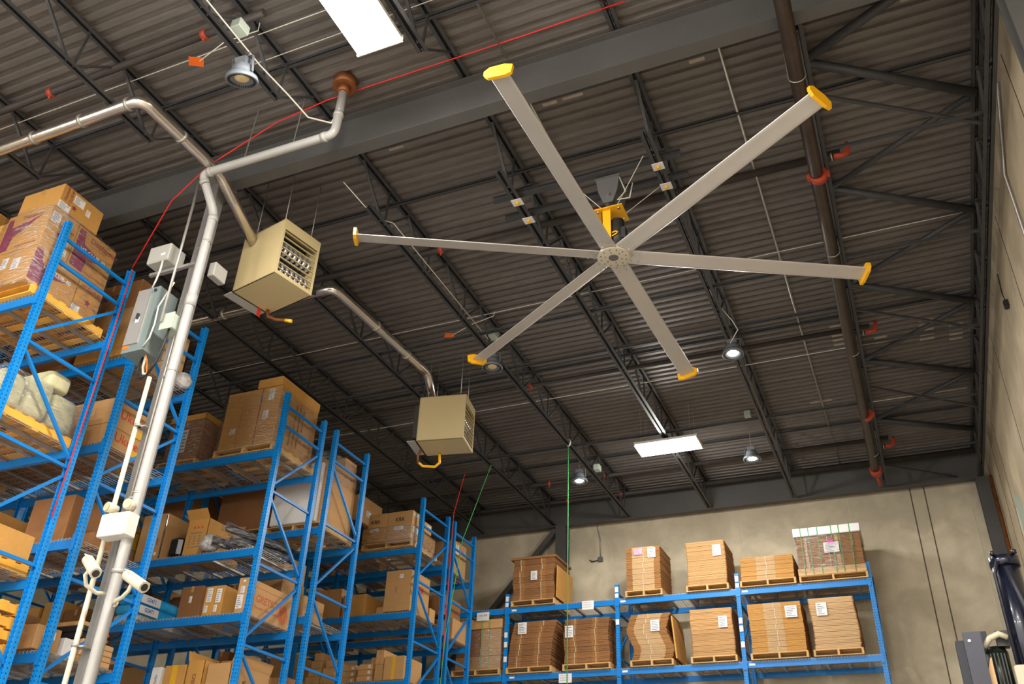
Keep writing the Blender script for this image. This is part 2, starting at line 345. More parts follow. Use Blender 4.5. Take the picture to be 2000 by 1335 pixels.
# open web joists
def chord_mesh(L, top):
    mb = MB(); s = -1 if top else 1
    for k in (-1, 1):
        mb.box(k * .012, k * .062, 0, L, 0, .006); mb.box(k * .012, k * .018, 0, L, 0, .05 * (1 if not top else 1))
    return mb
JX = [1.82, .025, -1.80, -3.64, -5.485, -7.32, -9.15, -10.98, -12.8, -14.63, -16.46, -18.3]
ordn = ['first', 'second', 'third', 'fourth', 'fifth', 'sixth', 'seventh', 'eighth', 'ninth', 'tenth', 'eleventh', 'twelfth', 'thirteenth', 'fourteenth', 'fifteenth', 'sixteenth']
_w = {}
def web_mesh(key, v):
    if key not in _w:
        mb = MB(); (dy, dz, r) = v; 
        if key == 'vert': mb.bar((0, 0, 0), (0, dy, dz), .026, .022)
        else: mb.bar((0, 0, 0), (0, dy, dz), .034 if r > .014 else .022, .026)
        _w[key] = mb.mesh('web_member', 'steel')
    return _w[key]
def joist(x, y0, y1, label, b0, b1, skip_nodes=False):
    """top chord y0..y1, bottom chord b0..b1"""
    t = thing('roof_joist', label, 'roof joist', (x, y0, ZB), 'open web roof joists')
    H = ZD - ZB
    inst('top_chord', chord_mesh(y1 - y0, True).mesh('top_chord', 'steel'), t, (0, 0, H - .056))
    inst('bottom_chord', chord_mesh(b1 - b0, False).mesh('bottom_chord', 'steel'), t, (0, b0 - y0, 0))
    n0 = math.ceil((b0 - .0 - 8.98) / 1.2); yy = 8.98 + 1.2 * n0
    while yy <= b1 + .01:
        for key, v in (('near', (-.58, H - .06, .016)), ('vert', (.03, H - .06, .01)), ('far', (.58, H - .06, .012))):
            if yy + v[0] < y0 + .02 or yy + v[0] > y1 - .02: continue
            inst('web_member', web_mesh(key, v), t, (0, yy - y0 + (-.04 if key == 'near' else .04), .012))
        yy += 1.2
    return t
for i, x in enumerate(JX):
    side = 'against the right wall' if i == 0 else ordn[i] + ' from the right wall'
    b0 = GY + .1 if i in (0, 1) else 7.42
    joist(x, GY, 19.12, 'open web joist between girder and back wall, ' + side, b0, 18.98)
    joist(x, -6.8, GY, 'open web joist on the near side of the girder, ' + side, -6.6, 5.45)
# struts zigzagging to the wall joist
zz = [(.06, 7.55), (1.78, 8.69), (.06, 9.80), (1.78, 10.9), (.06, 12.1), (1.78, 13.2), (.06, 14.5), (1.78, 15.5), (.06, 16.85), (1.78, 17.85)]
zl = [(.06, 7.55 - 0.0), (1.78, 6.55)]
zw = ['nearest the girder', 'second from the girder', 'third from the girder', 'fourth from the girder', 'fifth from the girder', 'sixth from the girder', 'seventh from the girder', 'eighth from the girder', 'last before the back wall']
for i in range(len(zz) - 1):
    a, b = zz[i], zz[i + 1]
    mb = MB().cyl((a[0], a[1], ZD - .12), (b[0], b[1], ZD - .12), .055 if i % 2 == 0 else .04, 12)
    solo('diagonal_strut', mb, 'steel', 'dark round strut zigzagging beside the right wall, ' + zw[i], 'strut', 'roof struts beside the right wall')
solo('diagonal_strut', MB().cyl((.06, 7.5, ZD - .12), (1.78, 6.6, ZD - .12), .055, 12), 'steel', 'dark round strut meeting the girder near the right wall', 'strut', 'roof struts beside the right wall')
for (y0, y1, s) in ((7.6, 7.75, 'nearest the girder'), (12.1, 12.3, 'halfway along'), (14.6, 15.0, 'farther along'), (18.0, 18.4, 'beside the back wall')):
    solo('cross_brace', MB().bar((.05, y0, ZB + .08), (1.8, y1 + 1.0, ZB + .08), .04, .03), 'steel', 'thin steel brace between the two rightmost joists, ' + s, 'brace')
for i, yy in enumerate((8.5, 10.7, 13.1, 15.4, 17.4)):
    solo('joist_tie', MB().bar((.06, yy, ZB + .05), (1.8, yy + .02, ZB + .05), .03, .03), 'steel', 'short steel tie to the wall joist, ' + ordn[i] + ' from the girder', 'brace')
# bridging angles across the joists
for (y, z, s) in ((8.05, ZD - .09, 'just behind the girder'), (10.75, ZB + .03, 'above the ceiling fan blades'), (13.0, ZD - .09, 'above the far heater'), (11.9, ZB + .03, 'beside the unlit far lamp'), (16.9, ZD - .09, 'close to the back wall'), (15.1, ZB + .03, 'above the far racks'), (5.45, ZD - .09, 'on the near side of the girder'), (3.2, ZB + .03, 'nearest the camera')):
    solo('bridging_angle', MB().box(-20, .0 if z < ZD - .2 else 1.75, y, y + .045, z, z + .006).box(-20, .0 if z < ZD - .2 else 1.75, y, y + .006, z, z + .045), 'steel', 'long thin steel angle bridging the joists, ' + s, 'bridging angle')

# ------------------------------------------------------------------ pipes, conduits and cords under the roof
t = thing('sprinkler_main', 'thick brown fire sprinkler main running beside the right hand joist', 'pipe', (-.07, 12, 9.0))
part('pipe_run', MB().cyl((-.03, -2, 9.08), (-.10, 17.75, 9.05), .078, 20), 'pipe', t)
for y in (8.74, 15.3, 2.5): part('grooved_coupling', MB().cyl((-.05, y - .05, 9.07), (-.05, y + .05, 9.07), .105, 18).box(-.18, -.14, y - .03, y + .03, 9.04, 9.10).box(.04, .08, y - .03, y + .03, 9.04, 9.10), 'coupling', t, label='red pipe coupling')
mb = MB().cyl((-.09, 17.65, 9.05), (-.09, 17.85, 9.05), .11, 16).cyl((-.09, 17.9, 9.05), (-.06, 18.25, 8.92), .03, 10); part('end_valve', mb, 'coupling', t, label='red end fitting')
for y in (7.1, 13.0, 16.9, 10.3): part('pipe_hanger', MB().tube([(-.06 + .09 * math.cos(a), y, 9.07 + .09 * math.sin(a)) for a in [PI * (1 + q / 8) for q in range(9)]], .006, 6).bar((-.15, y, 9.07), (-.15, y, 9.75), .008, .008).bar((.03, y, 9.07), (.03, y, 9.75), .008, .008), 'galv', t)
for i, (y, s) in enumerate(((8.80, 'nearest the fan'), (12.98, 'middle'), (17.35, 'closest to the back wall'))):
    t = thing('sprinkler_elbow', 'red sprinkler elbow stub right of the main pipe, ' + s, 'pipe fitting', (.25, y, 9.4), 'red sprinkler elbows')
    part('elbow', MB().tube([(.16, y, 9.36), (.25, y + .01, 9.36), (.31, y + .02, 9.39), (.335, y + .02, 9.46), (.335, y + .02, 9.55)], [.036, .036, .036, .034, .022], 12), 'coupling', t)
    part('nipple', MB().cyl((-.02, y, 9.36), (.16, y, 9.36), .03, 10), 'bpipe', t); part('flange_ring', MB().cyl((.13, y, 9.36), (.145, y, 9.36), .05, 12), 'galv', t)
for (y, z, r, x0, x1, s) in ((4.67, 9.62, .045, -20, -5.2, 'above the near racks'), (9.05, 9.62, .05, -20, .25, 'passing behind the fan'), (13.25, 9.62, .04, -20, .25, 'passing over the far heater'), (17.55, 9.62, .045, -20, .25, 'near the back wall'), (18.75, 9.66, .055, -20, 1.8, 'along the back wall beam')):
    t = thing('sprinkler_branch', 'dark sprinkler branch pipe under the deck, ' + s, 'pipe', (-8, y, z)); part('pipe_run', MB().cyl((x0, y, z), (x1, y, z), r, 12), 'bpipe', t)
    for x in ((-6.0, -8.3) if y < 5 else (-5.3, -2.9) if y < 10 else (-6.9, -5.6)):
        if x < x1: part('sprinkler_tee', MB().cyl((x - .035, y, z), (x + .035, y, z), r + .012, 12).cyl((x, y, z), (x, y, z - .10), .014, 8), 'coupling', t, label='small red sprinkler tee')
solo('steel_conduit', MB().cyl((-.81, 6.6, 9.76), (-.77, 18.9, 9.76), .016, 8), 'galv', 'thin galvanised conduit running to the back wall right of the fan', 'conduit')
solo('steel_conduit', MB().cyl((-3.07, 6.9, 9.74), (-3.07, 9.1, 9.74), .014, 8), 'galv', 'short galvanised conduit beside the upper left fan blade', 'conduit')
solo('steel_conduit', MB().cyl((-3.07, -3, 9.76), (-3.07, 6.3, 9.76), .013, 8), 'galv', 'thin galvanised conduit at the top edge left of the lit blade tip', 'conduit')
def cordy(name, pts, r, m, label, cat):
    return solo(name, MB().tube(pts, r, 6), m, label, cat)
def sag(a, b, n=8, s=.05):
    a = Vector(a); b = Vector(b); return [tuple(a.lerp(b, i / n) - Vector((0, 0, s * 4 * (i / n) * (1 - i / n)))) for i in range(n + 1)]
cordy('roof_cable', sag((-18, 16.15, 9.74), (1.7, 16.15, 9.74), 30, .0), .007, 'cable', 'pale cable strung under the deck near the far lamps', 'cable')
cordy('roof_cable', sag((-18, 11.05, 9.74), (1.75, 10.95, 9.74), 30, .0), .006, 'cable', 'pale cable strung across the deck behind the fan', 'cable')
cordy('roof_cable', sag((-18, 13.9, 9.62), (1.75, 13.8, 9.62), 30, .0), .007, 'cable', 'pale cable crossing the deck behind the far heater', 'cable')
cordy('roof_cable', sag((-20, 4.95, 9.72), (-3.5, 4.95, 9.72), 20, .0), .006, 'cable', 'pale cable crossing the deck at the upper left', 'cable')
cordy('roof_cable', sag((-6.2, 5.3, 9.75), (1.7, 5.25, 9.75), 12, 0), .005, 'cable', 'fine pale cable beside the girder at the top edge', 'cable')
cordy('roof_cable', [(-7.36, -2, 9.26), (-7.36, 4.6, 9.26), (-7.30, 5.2, 9.22)], .007, 'cable', 'white cable clipped along the near left joist', 'cable')
cordy('roof_cable', [(-5.40, 2.0, 9.25), (-5.42, 5.0, 9.24), (-5.35, 5.45, 9.2), (-5.28, 5.75, 9.12), (-5.1, 5.95, 9.15), (-4.98, 5.9, 9.3)], .010, 'cable', 'bundle of white cables leaving the joist beside the lit panel', 'cable')
cordy('roof_cable', [(-5.62, 7.0, 9.3), (-5.56, 7.7, 9.24), (-5.40, 7.9, 9.26), (-5.42, 11.0, 9.27)], .007, 'cable', 'white cable dropping from the girder onto a joist', 'cable')
cordy('roof_cable', [(-1.84, 11.0, 9.35), (-1.78, 11.4, 9.3), (-1.66, 11.7, 9.2), (-1.60, 11.75, 9.05), (-1.75, 11.85, 8.9)], .007, 'cable', 'white cable looping down to the lit lamp right of the fan', 'cable')
cordy('red_cord', [(-1.6, 6.06, 9.76), (-2.79, 6.08, 9.76), (-5.34, 6.08, 9.75), (-6.08, 6.12, 9.7), (-6.89, 6.0, 9.15), (-7.8, 6.36, 9.14), (-8.46, 6.62, 8.42)], .008, 'rcord', 'thin red cord strung from the roof down to the nearest rack', 'cord')
cordy('red_cord', [(-8.44, 6.62, 8.38), (-8.45, 6.63, 7.6), (-8.45, 6.63, 7.1), (-8.45, 6.60, 5.0)], .008, 'rcord', 'thin red cord hanging down the nearest rack post', 'cord')
cordy('red_cord', [(-8.04, 15.6, 9.2), (-8.42, 15.95, 8.5), (-8.44, 15.98, 6.5), (-8.46, 15.98, 4.3)], .008, 'rcord', 'thin red cord hanging between the two farthest racks', 'cord')
cordy('green_rope', [(-7.29, 15.31, 9.2), (-8.3, 16.2, 8.0), (-8.38, 15.9, 6.0), (-8.4, 15.8, 4.2)], .008, 'gcord', 'green rope slanting down to the farthest left racks', 'rope')
t = thing('green_rope', 'green rope hanging straight down from a roof joist hook', 'rope', (-5.47, 14.83, 9.18))
part('rope', MB().tube([(-5.45, 14.83, 9.12), (-5.46, 14.83, 6.0), (-5.47, 14.83, 1.2)], .010, 6), 'gcord', t)
part('hook', MB().tube([(-5.43, 14.83, 9.24), (-5.40, 14.83, 9.18), (-5.43, 14.83, 9.10), (-5.47, 14.83, 9.10)], .012, 6), 'cable', t)
for (x, y, z, s) in ((-6.18, 4.81, 9.4, 'at the upper left beside the unlit lamp'), (-6.07, 10.9, 9.4, 'between the two heaters and the fan')):
    solo('orange_tag', MB().bar((x - .06, y - .05, z), (x + .06, y + .05, z + .03), .13, .004), 'orange', 'orange card tag hanging under the deck, ' + s, 'tag')
    cordy('tag_wire', [(x + .05, y, z), (x + .4, y - .05, z + .1), (x + .75, y + .05, z + .25), (x + .8, y, 9.7)], .006, 'cable', 'pale wires running to the orange tag, ' + s, 'wire')
for (x, y, z) in ((-6.17, 14.5, 9.55), (-4.7, 10.3, 9.4)): pass

# ------------------------------------------------------------------ lamps
def led_panel(label, cx, cy, z, lx, ly, wires=True, light=True, power=None, side=70):
    t = thing('led_panel', label, 'lamp', (cx, cy, z), 'linear LED panels')
    hx, hy = lx / 2, ly / 2
    mb = MB().box(cx - hx, cx + hx, cy - hy, cy + hy, z + .03, z + .075); part('housing', mb, 'white', t)
    m = MB()
    m.cham(cx - hx + .01, cx + hx - .01, cy - hy + .01, cy + hy - .01, z - .02, z + .03, .01); part('diffuser', m, 'led', t)
    for q in (-1, 1):
        e = MB()
        if lx > ly: e.box(cx + q * hx - .01, cx + q * hx + .01, cy - hy - .012, cy + hy + .012, z - .01, z + .075)
        else: e.box(cx - hx - .012, cx + hx + .012, cy + q * hy - .01, cy + q * hy + .01, z - .01, z + .075)
        part('end_cap', e, 'white', t)
    for sx, sy in ((-1, -1), (1, -1), (-1, 1), (1, 1)): part('hanging_wire', MB().bar((cx + sx * hx * .8, cy + sy * hy * .8, z + .07), (cx + sx * hx * .8, cy + sy * hy * .8, ZD - .01), .004, .004), 'galv', t)
    ld = bpy.data.lights.new('led_light', 'AREA'); ld.shape = 'RECTANGLE'; ld.size = lx * .95; ld.size_y = ly * .95; ld.energy = power or LED_W; ld.color = WARM
    lo = bpy.data.objects.new('led_light', ld); COL.objects.link(lo); lo.parent = t; lo.location = (0, 0, -.03)
    ld = bpy.data.lights.new('wrap_light', 'POINT'); ld.shadow_soft_size = .12; ld.energy = side; ld.color = WARM     # the wraparound lens also throws light sideways
    lo = bpy.data.objects.new('wrap_light', ld); COL.objects.link(lo); lo.parent = t; lo.location = (0, 0, -.17)
    return t
led_panel('large lit linear panel at the top edge left of the girder', -3.96, 4.52, 9.02, .52, 1.22)
led_panel('lit linear panel low on the roof near the back wall', -3.63, 15.40, 9.05, 1.19, .5, power=90, side=110)
for (x, y) in ((-4.0, -4.5), (-.8, -1.0), (.4, -5.0), (-8.0, -1.5)):
    led_panel('linear panel on the near side of the hall at %s' % {-4.0: 'the middle front', -.8: 'the right', .4: 'the far front right', -8.0: 'the left'}[x], x, y, 9.0, .5, 1.2, power=LED_W * 1.15)
def high_bay(label, cx, cy, z, on, tilt=(0, 0)):
    t = thing('high_bay_lamp', label, 'lamp', (cx, cy, z), 'round high bay lamps')
    def sub(name, mb, m): 
        mb.xf(Matrix.Translation((cx, cy, z)) @ Matrix.Rotation(tilt[0], 4, 'X') @ Matrix.Rotation(tilt[1], 4, 'Y')); return part(name, mb, m, t)
    mb = MB(); mb.lathe([(.0, .16), (.10, .16), (.11, .10), (.11, .05), (.16, .04), (.17, .0), (.165, -.012), (.15, -.012), (.085, .02), (.0, .022)], (0, 0, 0), n=36); sub('housing', mb, 'fix')
    mb = MB()
    for i in range(36):
        a = 2 * PI * i / 36; mb.bar((.118 * math.cos(a), .118 * math.sin(a), -.004), (.148 * math.cos(a), .148 * math.sin(a), -.012), .010, .008)
    sub('vent_slots', mb, 'motor')
    mb = MB(); mb.lathe([(.0, .002), (.045, .0), (.07, .006), (.078, .02)], (0, 0, 0), n=28); sub('lens', mb, 'lampon' if on else 'lens')
    mb = MB(); mb.bar((-.13, 0, .08), (-.13, 0, .26), .03, .006).bar((.13, 0, .08), (.13, 0, .26), .03, .006).bar((-.13, 0, .26), (.13, 0, .26), .03, .006); sub('yoke', mb, 'fix')
    sub('driver_box', MB().box(-.07, .07, -.05, .05, .17, .25), 'fix')
    part('chain', MB().bar((cx, cy, z + .26), (cx, cy, ZD - .005 if on else max(ZB + .05, z + .3)), .008, .008), 'galv', t)
    if on:
        ld = bpy.data.lights.new('bay_light', 'SPOT'); ld.spot_size = math.radians(176); ld.spot_blend = .15; ld.energy = BAY_W * 2.6; ld.color = (1, .95, .88); ld.shadow_soft_size = .07
        lo = bpy.data.objects.new('bay_light', ld); COL.objects.link(lo); lo.parent = t; lo.location = (0, 0, -.03)
    return t
high_bay('unlit round high bay lamp on the near left joist, with box above', -5.40, 4.80, 8.79, False, (.32, .1))
high_bay('unlit round high bay lamp half behind a yellow blade tip', -5.42, 11.22, 8.85, False)
high_bay('brightly lit round high bay lamp right of the fan', -1.76, 12.1, 8.85, True)
high_bay('lit round high bay lamp right of the lit panel, near the back wall', -2.18, 15.95, 8.82, True)
high_bay('lit round high bay lamp left of the lit panel, above the cardboard stacks', -5.62, 15.95, 8.84, True)
for (x, y, z, s) in ((-5.36, 4.55, 9.3, 'beside the near unlit lamp'), (-5.33, 11.0, 9.32, 'beside the far unlit lamp'), (-5.33, 16.2, 9.2, 'right of the lit lamp above the cardboard stacks'), (-2.18, 15.95, 9.76, 'above the lit lamp near the back wall')):
    solo('junction_box', MB().cham(x - .05, x + .07, y - .08, y + .08, z - .06, z + .06, .006), 'greenbox', 'small pale electrical box on the joist ' + s, 'electrical box')

# ------------------------------------------------------------------ ceiling fan
FX, FY, FZ = -2.449, 8.204, 8.135
fan = thing('ceiling_fan', 'very large six bladed ceiling fan with yellow blade tips', 'ceiling fan', (FX, FY, FZ))
bl = MB(); n = 14; R0, R1 = .17, 3.02
prof = []
for i in range(n): 
    a = 2 * PI * i / n; prof.append((.105 * math.cos(a), .014 * math.sin(a) + .012 * (1 - (math.cos(a)) ** 2)))
pitch = math.radians(-12)
ring = []
for k in range(2):
    r = (R0, R1)[k]
    for (u, v) in prof: ring.append((r, u * math.cos(pitch) - v * math.sin(pitch), u * math.sin(pitch) + v * math.cos(pitch)))
bl.poly(ring, [(i, (i + 1) % n, n + (i + 1) % n, n + i) for i in range(n)], True)
bl.poly(ring[:n], [tuple(range(n))]); bl.poly(ring[n:], [tuple(range(n - 1, -1, -1))])
bme = bl.mesh('blade', 'blade')
wt = MB(); wl = [(-.145, -.02), (-.09, -.06), (.09, -.06), (.155, -.035), (.15, .06), (.06, .085), (-.10, .075), (-.15, .03)]
wt.prism([(a * math.cos(pitch) - b * math.sin(pitch), a * math.sin(pitch) + b * math.cos(pitch)) for a, b in wl], R1 + .0, R1 + .035, 'x')
wme = wt.mesh('blade_tip', 'yellow')
sme = MB()
for r in (.22, .30): 
    for u in (-.05, .05): sme.cyl((r, u, -.03), (r, u, -.012), .008, 8)
sme = sme.mesh('blade_screw', 'chrome')
for k in range(6):
    a = math.radians(-93.0 + 60 * k) + math.radians(.1)
    b = inst('fan_blade', bme, fan, (0, 0, 0), (0, 0, a)); tpo = inst('blade_tip', wme, b, (0, 0, 0)); tpo['label'] = 'yellow winglet'; inst('blade_screws', sme, b, (0, 0, 0))
h = MB(); h.lathe([(0, -.028), (.185, -.028), (.195, -.024), (.195, -.012), (.0, -.010)], (FX, FY, FZ), n=36); hb = part('hub_plate', h, 'hub', fan)
part('hub_plate', MB().lathe([(0, .04), (.17, .04), (.175, .02), (.17, .0), (0, 0)], (FX, FY, FZ), n=30), 'hub', fan)
mb = MB(); mb.cyl((FX, FY, FZ - .035), (FX, FY, FZ - .028), .026, 12)
for i in range(12):
    a = 2 * PI * i / 12
    for rr in ((.155, .10) if i % 2 else (.15,)): mb.cyl((FX + rr * math.cos(a), FY + rr * math.sin(a), FZ - .034), (FX + rr * math.cos(a), FY + rr * math.sin(a), FZ - .028), .008, 8)
part('hub_bolts', mb, 'mount', hb)
part('gear_housing', MB().cyl((FX, FY, FZ + .02), (FX, FY, FZ + .14), .10, 20).cyl((FX, FY, FZ - .03), (FX, FY, FZ + .05), .06, 16), 'mount', fan)
part('motor', MB().cyl((FX + .06, FY - .0, FZ + .12), (FX + .06, FY, FZ + .50), .085, 20).box(FX + .1, FX + .17, FY - .06, FY + .05, FZ + .2, FZ + .36), 'motor', fan)
mb = MB(); mb.box(FX - .10, FX + .01, FY - .11, FY - .095, FZ + .06, FZ + .62).box(FX - .10, FX - .09, FY - .11, FY + .09, FZ + .06, FZ + .62); part('motor_bracket', mb, 'yellow', fan, label='yellow steel motor bracket')
mb = MB().box(FX - .2, FX + .17, FY - .16, FY + .16, FZ + .62, FZ + .635); part('bracket_plate', mb, 'yellow', fan)
mb = MB()
for sx in (-1, 1):
    for sy in (-1, 1): mb.cyl((FX - .015 + sx * .13, FY + sy * .11, FZ + .605), (FX - .015 + sx * .13, FY + sy * .11, FZ + .66), .016, 8)
part('plate_bolts', mb, 'chrome', fan)
part('cable_eye', MB().tube([(FX + .02, FY - .1, FZ + .22), (FX + .07, FY - .1, FZ + .24), (FX + .09, FY - .1, FZ + .26), (FX + .07, FY - .1, FZ + .28), (FX + .02, FY - .1, FZ + .27)], .009, 6), 'yellow', fan)
part('down_rod', MB().cyl((FX, FY, FZ + .63), (FX, FY, FZ + .96), .045, 16), 'mount', fan)
mb = MB(); mb.prism([(FX - .15, 9.24), (FX + .15, 9.24), (FX + .12, 9.02), (FX + .06, 8.84), (FX - .06, 8.84), (FX - .12, 9.02)], FY - .16, FY - .145, 'y').prism([(FX - .15, 9.24), (FX + .15, 9.24), (FX + .12, 9.02), (FX + .06, 8.84), (FX - .06, 8.84), (FX - .12, 9.02)], FY + .145, FY + .16, 'y')
mb.box(FX - .16, FX + .16, FY - .17, FY + .17, 9.225, 9.245).cyl((FX, FY - .19, 8.95), (FX, FY + .19, 8.95), .03, 10); part('mount_yoke', mb, 'mount', fan)
for (y, s) in ((FY - .19, 'near'), (FY + .19, 'far')):
    part('mount_beam', MB().box(-3.98, -1.52, y - .035, y + .035, 9.27, 9.277).box(-3.98, -1.52, y - .035, y + .035, 9.335, 9.342).box(-3.98, -1.52, y - .004, y + .004, 9.277, 9.335), 'steel', fan)
for (dx, dy) in ((-.55, -.35), (.5, -.3), (.55, .3), (-.5, .35)):
    part('guy_cable', MB().bar((FX + .08 * (1 if dx > 0 else -1), FY + .1 * (1 if dy > 0 else -1), 8.78), (FX + dx, FY + dy, 9.3), .007, .007), 'cable', fan)
part('fan_cable', MB().tube([(FX + .15, FY - .15, 9.2), (FX + .22, FY - .15, 8.95), (FX + .12, FY - .16, 8.84), (FX + .26, FY - .12, 8.86), (FX + .3, FY - .1, 9.1)], .008, 6), 'cable', fan)
for x in (-3.64, -1.80):
    for y in (FY - .19, FY + .19):
        t = solo('beam_clamp', MB().box(x - .07, x + .07, y - .06, y + .06, ZB - .012, ZB - .002).mat(1).cyl((x, y, ZB - .04), (x, y, ZB - .01), .022, 8), ['white', 'yellow'], 'white clamp plate with yellow bolt under the joist, %s %s fan beam' % ('left end of the' if x < -3 else 'right end of the', 'nearer' if y < FY else 'farther'), 'clamp', 'clamp plates of the fan beams')

# ------------------------------------------------------------------ unit heaters and flues
def unit_heater(label, org, th, w_, dd, h, zt, style):
    t = thing('unit_heater', label, 'heater', (org[0], org[1], zt - h), 'unit heaters')
    X = Matrix.Translation((org[0], org[1], 0)) @ Matrix.Rotation(th, 4, 'Z')
    def sub(name, mb, m, par=None, lab=None): mb.xf(X); return part(name, mb, m, par or t, label=lab)
    z0 = zt - h; k = .012; tp = .15; bt = .05; sd = .03
    mb = MB(); mb.box(0, w_, k, dd, z0, z0 + k).box(0, w_, k, dd, zt - k, zt).box(0, k, k, dd, z0, zt).box(w_ - k, w_, k, dd, z0, zt).box(0, w_, dd - k, dd, z0, zt); sub('casing', mb, 'heater')
    mb = MB(); mb.box(0, w_, 0, k, zt - tp, zt).box(0, w_, 0, k, z0, z0 + bt).box(0, sd, 0, k, z0 + bt, zt - tp).box(w_ - sd, w_, 0, k, z0 + bt, zt - tp); fr = sub('front_frame', mb, 'heater')
    n = 8; hh = (h - tp - bt); me = None
    for i in range(n):
        z = z0 + bt + hh * (i + .6) / n; mb = MB(); mb.bar((sd, .012, z), (w_ - sd, .012, z), .022, .008); sub('louver', mb, 'heater')
    sub('inner_baffle', MB().box(k, w_ - k, .25, .27, z0 + k, zt - k), 'heaterin')
    mb = MB()
    for r, zc in ((0, z0 + bt + hh * .68), (1, z0 + bt + hh * .22)):
        for i in range(7):
            x = sd + (w_ - 2 * sd) * (i + .5) / 7
            mb.tube([(x, .2, zc + .05), (x, .12, zc + .07), (x, .08, zc + .03), (x, .07, zc - .03), (x, .10, zc - .08), (x, .2, zc - .10)], .024, 8)
    sub('heat_exchanger', mb, 'tubes')
    for sx in (.08, w_ - .08):
        for sy in (.12, dd - .12): sub('hanger_rod', MB().cyl((sx, sy, zt), (sx, sy, ZD - .02), .006, 6), 'galv')
    sub('draft_hood', MB().box(.08, w_ - .08, dd, dd + .1, z0 + .1, zt - .1), 'heaterin')
    sub('mount_plate', MB().box(-.005, w_ * .9, dd + .02, dd + .16, z0 + .0, z0 + .01), 'paleg')
    return t, X, z0
t, X, z0 = unit_heater('beige unit heater hanging beside the column, its louvers facing right', (-6.299, 6.86), 1.356, .604, .784, .832, 8.80, 0)
def hp(X, x, y, z): v = X @ Vector((x, y, z)); return tuple(v)
part('gas_valve', MB().tube([hp(X, .52, .72, z0 - .0), hp(X, .54, .7, z0 - .10), hp(X, .6, .62, z0 - .14), hp(X, .66, .5, z0 - .16)], .022, 8), 'rust', t)
part('hose_end', MB().tube([hp(X, .66, .5, z0 - .16), hp(X, .70, .42, z0 - .18)], .024, 8), 'yellow', t, label='yellow hose end')
part('red_tag', MB().bar(hp(X, .44, .78, z0 - .0), hp(X, .44, .78, z0 - .12), .07, .004), 'red', t, label='red tag')
t, X, z0 = unit_heater('beige unit heater hanging farther away above the middle racks', (-6.149, 11.786), 1.753, .595, .809, .816, 8.80, 1)
part('gas_valve', MB().tube([hp(X, .3, .8, z0 + .02), hp(X, .3, .86, z0 - .14), hp(X, .34, .86, z0 - .24)], .02, 8), 'rust', t)
part('gas_hose', MB().tube([hp(X, .34, .86, z0 - .22), hp(X, .42, .80, z0 - .26), hp(X, .52, .62, z0 - .24), hp(X, .54, .55, z0 - .16), hp(X, .5, .55, z0 - .02)], .022, 8), 'yellow', t, label='yellow gas hose')
def duct(label, pts, r, seams):
    t = thing('flue_duct', label, 'duct', pts[0], 'silver flue ducts'); part('duct_run', MB().tube(pts, r, 20), 'duct', t)
    for p, q in seams:
        p = Vector(p); q = Vector(q); d_ = (q - p).normalized() * .02; part('duct_seam', MB().cyl(tuple(p - d_), tuple(p + d_), r + .008, 20), 'galv', t)
def bend(a, b, c, r=.16, n=5):
    a, b, c = Vector(a), Vector(b), Vector(c); p = b + (a - b).normalized() * r; q = b + (c - b).normalized() * r
    return [tuple(p.lerp(b, i / n).lerp(b.lerp(q, i / n), i / n)) for i in range(n + 1)]
A, B, C_, D_ = (-20, 4.82, 9.09), (-6.86, 4.82, 9.09), (-6.82, 6.12, 9.08), (-6.88, 7.15, 8.6)
duct('shiny silver flue duct coming from the left edge down to the near heater', [A] + bend(A, B, C_, .14) + bend(B, C_, D_, .10) + [D_], .072, [((-8.5, 4.82, 9.09), (-8.6, 4.82, 9.09)), ((-7.75, 4.82, 9.09), (-7.8, 4.82, 9.09)), ((-9.4, 4.82, 9.09), (-9.5, 4.82, 9.09)), ((-6.84, 5.45, 9.09), (-6.84, 5.5, 9.09)), ((-7.05, 4.82, 9.09), (-7.1, 4.82, 9.09))])
A, B, C_, D_ = (-20, 8.92, 9.25), (-6.98, 8.90, 9.25), (-6.80, 11.55, 9.2), (-6.88, 12.1, 8.70)
duct('shiny silver flue duct leading to the farther heater', [A] + bend(A, B, C_, .14) + bend(B, C_, D_, .12) + [D_], .075, [((-6.9, 10.0, 9.23), (-6.9, 10.1, 9.23)), ((-6.85, 10.9, 9.21), (-6.85, 11, 9.21)), ((-9.0, 8.9, 9.25), (-9.1, 8.9, 9.25))])

# ------------------------------------------------------------------ rain pipe and electrics on the column
t = thing('drain_pipe', 'grey plastic drain pipe from roof drain along girder and down the column', 'pipe', (-6.85, 6.2, 0))
pts = [(-5.010, 5.95, 9.80), (-5.020, 5.95, 9.12)] + bend((-5.020, 5.95, 9.12), (-5.030, 5.95, 8.95), (-5.270, 5.95, 8.95), .1) + [(-6.670, 5.95, 8.96)] + bend((-6.720, 5.95, 8.96), (-6.900, 5.95, 8.95), (-6.850, 6.02, 8.75), .08) + bend((-6.840, 6.05, 8.7), (-6.810, 6.18, 8.52), (-6.810, 6.19, 8.3), .08) + [(-6.800, 6.19, 6.0), (-6.790, 6.19, 3.0), (-6.790, 6.19, 0.05)]
part('pipe_run', MB().tube(pts, .052, 20), 'pvc', t)
for p, q in (((-6.805, 6.19, 7.15), (-6.805, 6.19, 7.3)), ((-6.810, 6.19, 8.38), (-6.810, 6.19, 8.45)), ((-6.795, 6.19, 4.1), (-6.795, 6.19, 4.14)), ((-6.810, 5.95, 8.955), (-6.760, 5.95, 8.955)), ((-5.190, 5.95, 8.95), (-5.130, 5.95, 8.95)), ((-5.020, 5.95, 9.22), (-5.020, 5.95, 9.28)), ((-6.875, 5.97, 8.86), (-6.865, 5.99, 8.82))):
    part('pipe_socket', MB().cyl(p, q, .060, 20), 'pvc', t)
